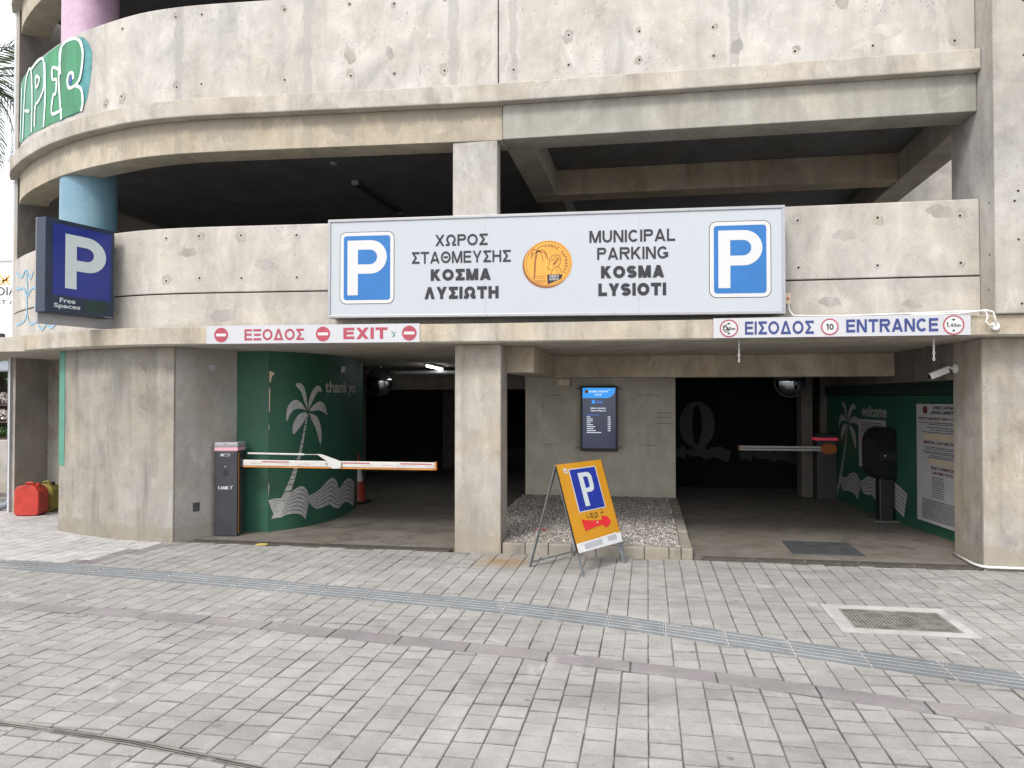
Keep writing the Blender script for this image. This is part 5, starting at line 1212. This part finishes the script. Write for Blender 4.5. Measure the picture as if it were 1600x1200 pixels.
G().box(.80, 1.0, 15.2, 16.4, 4.25, 4.31).build('body', 'silver_dk', t)
# traffic cone behind the green wall
t = thing('traffic_cone', (-4.20, 11.0, 0), 'orange and white traffic cone in the dark behind the thank you wall', 'cone')
G().box(-4.55, -4.21, 11.03, 11.37, 0, .03).build('base', 'black', t, bevel=.01)
G().lathe((-4.38, 11.2, .03), [(.125, 0), (.085, .30)], 20).build('body', 'conered', t, smooth=True); G().lathe((-4.38, 11.2, .331), [(.084, 0), (.052, .24)], 20).build('reflective_sleeve', 'pwhite', t, smooth=True)
G().lathe((-4.38, 11.2, .572), [(.051, 0), (.028, .17)], 20).build('tip', 'conered', t, smooth=True)

# ---------------------------------------------------------------- A-board
ab = thing('sandwich_board', (-.65, 7.4, 0), 'amber A frame board with blue P square and red arrow standing on the paving', 'sign')
A0, A1 = Vector((-.835, 7.08, .97)), Vector((-.475, 7.69, .975)); F0, F1_ = Vector((-.57, 6.945, 0)), Vector((-.21, 7.552, 0)); B0, B1 = Vector((-1.10, 7.223, 0)), Vector((-.74, 7.83, 0))
nA = (A1-A0).cross(F0-A0).normalized()
if nA.y > 0: nA = -nA
sd_ = (A1-A0).normalized()
for a, b in ((A0, F0), (A1, F1_), (A0, B0), (A1, B1)):
    g = G(); g.bar(a, b, .030, .006, up=nA); g.obox((a+b)/2+sd_*.0135*(1 if a is A0 else -1)-nA*.015, (b-a), nA, sd_, (b-a).length/2, .013, .003); g.build('leg', 'steel', ab)
G().bar(B0.lerp(A0, .05), B1.lerp(A1, .05), .025, .006).build('cross_bar', 'steel', ab)
G().bar(A0-sd_*.01, A1+sd_*.01, .025, .02).build('top_rail', 'steel', ab)
TL = A0-sd_*.012+nA*.012; TR = A1+sd_*.012+nA*.012; BL = A0.lerp(F0, .80)-sd_*.012+nA*.012; BR = A1.lerp(F1_, .80)+sd_*.012+nA*.012
def bmap(o): return lambda u, v: TL+(TR-TL)*u+(BL-TL)*v+nA*o+Vector((0, 0, .012))*0
G().prism([(0, -.012), (1, -.012), (1, 1), (0, 1)], TL-nA*.006, TR-TL, BL-TL, nA, .010).build('panel', 'amber', ab)
G().prism([(-.022, 0), (0, 0), (0, 1), (-.022, 1)], TL-nA*.004, TR-TL, BL-TL, nA, .006).build('panel_edge', 'black', ab)
G().prism([(1, 0), (1.015, 0), (1.015, 1), (1, 1)], TL-nA*.004, TR-TL, BL-TL, nA, .006).build('panel_edge', 'black', ab)
decal([[(.215, .055), (.825, .055), (.825, .565), (.215, .565)]], bmap(.0055), 'square_border', 'pwhite', ab)
decal([[(.235, .066), (.805, .066), (.805, .554), (.235, .554)]], bmap(.007), 'square', 'bblue', ab)
PO = [(.385,.51),(.385,.115),(.60,.115),(.655,.135),(.675,.17),(.675,.29),(.655,.33),(.60,.35),(.485,.35),(.485,.51)]
decal_hole(PO, [(.485,.165),(.56,.165),(.585,.18),(.585,.285),(.56,.30),(.485,.30)], bmap(.0085), 'parking_letter', 'pgrey', ab)
decal([[(.225,.640),(.30,.660),(.45,.682),(.66,.700),(.675,.650),(.80,.672),(.855,.735),(.80,.775),(.69,.800),(.665,.752),(.45,.765),(.25,.782)]], bmap(.007), 'arrow', 'bred', ab)
decal([ellipse(.545, .715, .016, .012, 12)], bmap(.0085), 'arrow_hole', 'pgrey', ab)
decal([[(0, .895), (1.0, .885), (1.0, 1.0), (0, 1.0)]], bmap(.007), 'tape_strip', 'tape', ab); decal([[(.08, .90), (.9, .875), (.9, .895), (.08, .92)]], bmap(.0085), 'tape_strip', 'tape', ab)
decal([[(.16, .915), (.55, .905), (.55, .965), (.16, .975)], [(.68, .90), (.88, .895), (.88, .955), (.68, .955)]], bmap(.0095), 'grey_label', 'tapegrey', ab)
decal([[(.10, .045), (.17, .04), (.19, .10), (.13, .105)]], bmap(.007), 'sticker', 'pwhite', ab); decal([[(.135, .065), (.155, .065), (.155, .085), (.135, .085)]], bmap(.0085), 'sticker_print', 'red', ab)
decal(stroke([(.36, .595), (.35, .635), (.42, .635)], .006)+stroke([(.50, .60), (.43, .60), (.44, .635), (.50, .63)], .006)+stroke([(.44, .615), (.49, .613)], .006)+stroke([(.60, .60), (.53, .61), (.54, .645), (.60, .635), (.59, .62), (.56, .62)], .006)+stroke([(.68, .575), (.71, .575), (.71, .615), (.66, .618), (.75, .613)], .006)+stroke([(.45, .64), (.52, .66), (.60, .65)], .005), bmap(.007), 'handwriting', 'ink', ab)

# ---------------------------------------------------------------- jerrycans
def jerry(x, y, wd, dp, ht, rot, mat, label, cap):
    t = thing('jerrycan', (x, y, 0), label, 'jerrycan', 'jerrycans in the recess'); ca, sa = math.cos(rot), math.sin(rot); U_ = Vector((ca, sa, 0)); V_ = Vector((-sa, ca, 0)); O_ = Vector((x, y, .003))
    prof = [(-wd/2+.03, 0), (wd/2-.03, 0), (wd/2, .03), (wd/2+.004, ht*.35), (wd/2, ht*.80), (wd/2-.05, ht*.95), (wd/2-.10, ht), (-wd/2+.09, ht), (-wd/2+.03, ht*.95), (-wd/2, ht*.82), (-wd/2-.004, ht*.35), (-wd/2, .03)]
    G().prism(prof, O_-V_*dp/2, U_, (0, 0, 1), V_, dp).build('body', mat, t, bevel=.028, smooth=True)
    G().tube([O_+U_*(-wd*.22)+Vector((0, 0, ht-.01)), O_+U_*(-wd*.18)+Vector((0, 0, ht+.025)), O_+U_*(wd*.05)+Vector((0, 0, ht+.03)), O_+U_*(wd*.12)+Vector((0, 0, ht-.01))], .013, 8).build('handle', mat, t, smooth='all')
    G().lathe(O_+U_*(wd*.28)+Vector((0, 0, ht-.02)), [(.028, 0), (.028, .045)], 14).build('cap', cap, t)
    for zz_ in (.30, .62): G().prism(rrect(-wd/2+.05, wd/2-.05, ht*zz_, ht*zz_+.012, .005, 2), O_-V_*(dp/2+.002), U_, (0, 0, 1), V_, .006).build('rib', mat, t)
    return t
jerry(-8.32, 9.25, .33, .24, .41, .20, 'jred', 'red plastic jerrycan on the ground in the left recess', 'jred')
jerry(-8.36, 9.58, .27, .20, .39, .15, 'jyel', 'grimy yellow plastic jerrycan behind the red one', 'black')

# ---------------------------------------------------------------- downpipes and the street at far left
t = thing('downpipe', (-9.0, 9.6, 0), 'dark grey downpipe with clamps rising beside the left end wall', 'pipe')
G().tube([(-9.0, 9.62, .12), (-9.0, 9.62, 2.16)], .045, 16).build('pipe', 'greypipe', t, smooth=True); G().tube([(-9.0, 9.62, .14), (-9.02, 9.58, .07), (-9.1, 9.50, .05)], .05, 12).build('shoe', 'greypipe', t, smooth='all')
for z in (.55, 1.25, 1.85): G().lathe((-9.0, 9.62, z), [(.052, 0), (.052, .04)], 16).build('clamp', 'steel', t)
t = thing('downpipe', (-8.83, 9.44, 2.4), 'pale downpipe running up the left edge of the upper floors', 'pipe')
G().tube([(-8.85, 9.50, 2.37), (-8.85, 9.50, 4.68)], .04, 14).build('pipe', 'whitepipe', t, smooth=True); G().tube([(-8.85, 9.50, 4.90), (-8.85, 9.50, 7.1)], .04, 14).build('pipe', 'whitepipe', t, smooth=True)
wh = thing('white_house', (-27, 27, 0), 'white rendered building with orange emblem seen beyond the left corner', 'building')
hw = G().box(-36, -19.5, 25, 35, -.05, 6.75).build('wall', 'bgwhite', wh); G().box(-36.1, -19.4, 24.9, 35.1, 6.75, 6.95).build('roof', 'bgwhite', wh)
G().box(-23.9, -23.5, 25.6, 26.2, 6.95, 7.35).build('chimney', 'bgwhite', wh)
text('DIA', lambda u, v: Vector((-24.05+u*.85, 24.985, 5.45+v*.32)), 'lettering', 'ink', hw, 0); text('ST A', lambda u, v: Vector((-24.05+u*.80, 24.985, 5.12+v*.17)), 'lettering', 'ink', hw, 0)
hm = lambda x, z: Vector((-23.72+x*.85, 24.984, 6.02+z*.85))
decal(stroke([(-.25,-.2),(-.08,-.05),(-.08,.05),(-.25,.2)], .07)+stroke([(.25,-.2),(.08,-.05),(.08,.05),(.25,.2)], .07)+stroke([(0,-.2),(-.1,-.08),(0,.0),(.1,.08),(0,.2)], .06)+stroke([(-.25,0),(.25,0)], .05), hm, 'emblem', 'bgorange', hw)
for x in (-34, -31.5, -29, -26.5): 
    wn = G().box(x, x+1.1, 24.97, 25.0, 1.2, 2.9).build('window', 'silver', wh); G().box(x+.08, x+1.02, 24.955, 24.969, 1.28, 2.82).build('pane', 'lens', wn)
# palm beyond the corner
pt = thing('palm_tree', (-14.1, 14, 0), 'tall palm tree with drooping fronds behind the left end of the building', 'tree')
G().tube([(-14.1+.04*math.sin(i), 14, i*.75) for i in range(12)], [.26-.008*i for i in range(12)], 14).build('trunk', 'trunk', pt, smooth='all')
C0 = Vector((-14.1, 14, 8.3))
for i in range(30):
    a = i*2.399+.3; el = math.radians(68-i*4.6); L_ = 2.0+.25*random.random(); g = G(); pts = []; p = C0+Vector((0, 0, .05)); e = el
    dirh = Vector((math.cos(a), math.sin(a), 0))
    for k_ in range(12): pts.append(p.copy()); p = p+(dirh*math.cos(e)+Vector((0, 0, math.sin(e))))*(L_/12); e -= math.radians(7.5)
    g.tube(pts, [.022-.0016*q for q in range(12)], 5)
    sdv = dirh.cross(Vector((0, 0, 1)))
    for k_ in range(2, 12):
        for s_ in (-1, 1):
            for h in (0, .5):
                b_ = pts[k_].lerp(pts[min(k_+1, 11)], h); tdir = (pts[min(k_+1, 11)]-pts[k_-1]).normalized()
                ln = .52*math.sin(math.pi*min(1, (k_+1)/12.5))**.6+.06; q = (sdv*s_*.75+tdir*.8+Vector((0, 0, -.28+random.uniform(-.15, .15)))).normalized()
                wv = tdir*.014; tip = b_+q*ln+Vector((0, 0, -.10*ln)); mid = b_+q*ln*.5
                g.add([b_-wv, b_+wv, mid+wv*1.3, tip, mid-wv*1.3], [(0, 1, 2, 3, 4)])
    g.build('frond', 'palmleaf', pt, fix=False)
# low wall, stall and shrub at the far left edge
lw = G().box(-16, -10.55, 11.4, 11.6, -.05, .88).build('low_wall', 'plaster', bevel=.01); setthing(lw, 'low grey concrete wall at the far left behind the downpipe', 'wall')
fs = thing('flower_stall', (-12.3, 13.2, 0), 'shelf of orange and white potted flowers behind the low wall', 'stall')
for z in (.8, 1.12, 1.45): G().box(-15, -11.3, 12.9, 13.3, z, z+.03).build('shelf', 'trunk', fs)
for x in (-14.9, -13.2, -11.4): G().box(x, x+.05, 12.9, 13.3, 0, 2.2).build('upright', 'black', fs)
G().add([(-15.2, 12.5, 2.1), (-11.0, 12.5, 2.1), (-11.0, 14, 2.35), (-15.2, 14, 2.35), (-15.2, 12.5, 2.13), (-11.0, 12.5, 2.13), (-11.0, 14, 2.38), (-15.2, 14, 2.38)], [(0,3,2,1),(4,5,6,7),(0,1,5,4),(1,2,6,5),(2,3,7,6),(3,0,4,7)]).build('awning', 'greypipe', fs)
def leafball(c, r, n, sz):
    g = G(); c = Vector(c)
    for _ in range(n):
        v = Vector((random.gauss(0, 1), random.gauss(0, 1), random.gauss(0, 1))).normalized()*r*random.random()**.4; p = c+v
        a = Vector((random.gauss(0, 1), random.gauss(0, 1), random.gauss(0, 1))).normalized(); b = a.orthogonal().normalized(); s_ = sz*random.uniform(.6, 1.3)
        g.add([p-a*s_, p+b*s_*.45, p+a*s_, p-b*s_*.45], [(0, 1, 2, 3)])
    return g
for i in range(12):
    x = -14.7+i*.3; z = (.98, 1.30, 1.62)[i % 3]
    for zz_ in (.95, 1.27, 1.60): leafball((x, 13.0, zz_), .12, 90, .035).build('bouquet', random.choice(('flower_o', 'flower_w', 'leaf')), fs, fix=False)
hg = leafball((-13.5, 15.5, 1.2), 1.0, 0, .1)
for _ in range(5200):
    p = Vector((random.uniform(-17, -11.6), random.uniform(15.0, 15.9), random.uniform(0, 2.5))); a = Vector((random.gauss(0, 1), random.gauss(0, 1), random.gauss(0, 1))).normalized(); b = a.orthogonal().normalized(); hg.add([p-a*.07, p+b*.035, p+a*.07, p-b*.035], [(0, 1, 2, 3)])
hg.box(-17, -11.6, 15.35, 15.6, 0, 2.3)
setthing(hg.build('hedge', 'palmleaf', fix=False), 'dark green hedge behind the flower shelf at the far left', 'hedge')
sh = thing('street_tree', (-13.9, 14.6, 0), 'dark stemmed street tree with light green leaves above the flower stall', 'tree')
G().tube([(-13.9, 14.6, 0), (-13.85, 14.6, 1.2), (-13.95, 14.55, 2.4), (-13.8, 14.5, 3.0)], [.14, .12, .10, .05], 10).build('trunk', 'trunk', sh, smooth='all')
g = G()
for _ in range(14): q = leafball((-13.6+random.uniform(-.7, .7), 14.5+random.uniform(-.5, .5), 2.25+random.uniform(-.4, .3)), .32, 120, .05); g.add(q.v, q.f)
g.build('crown', 'leaf', sh, fix=False)
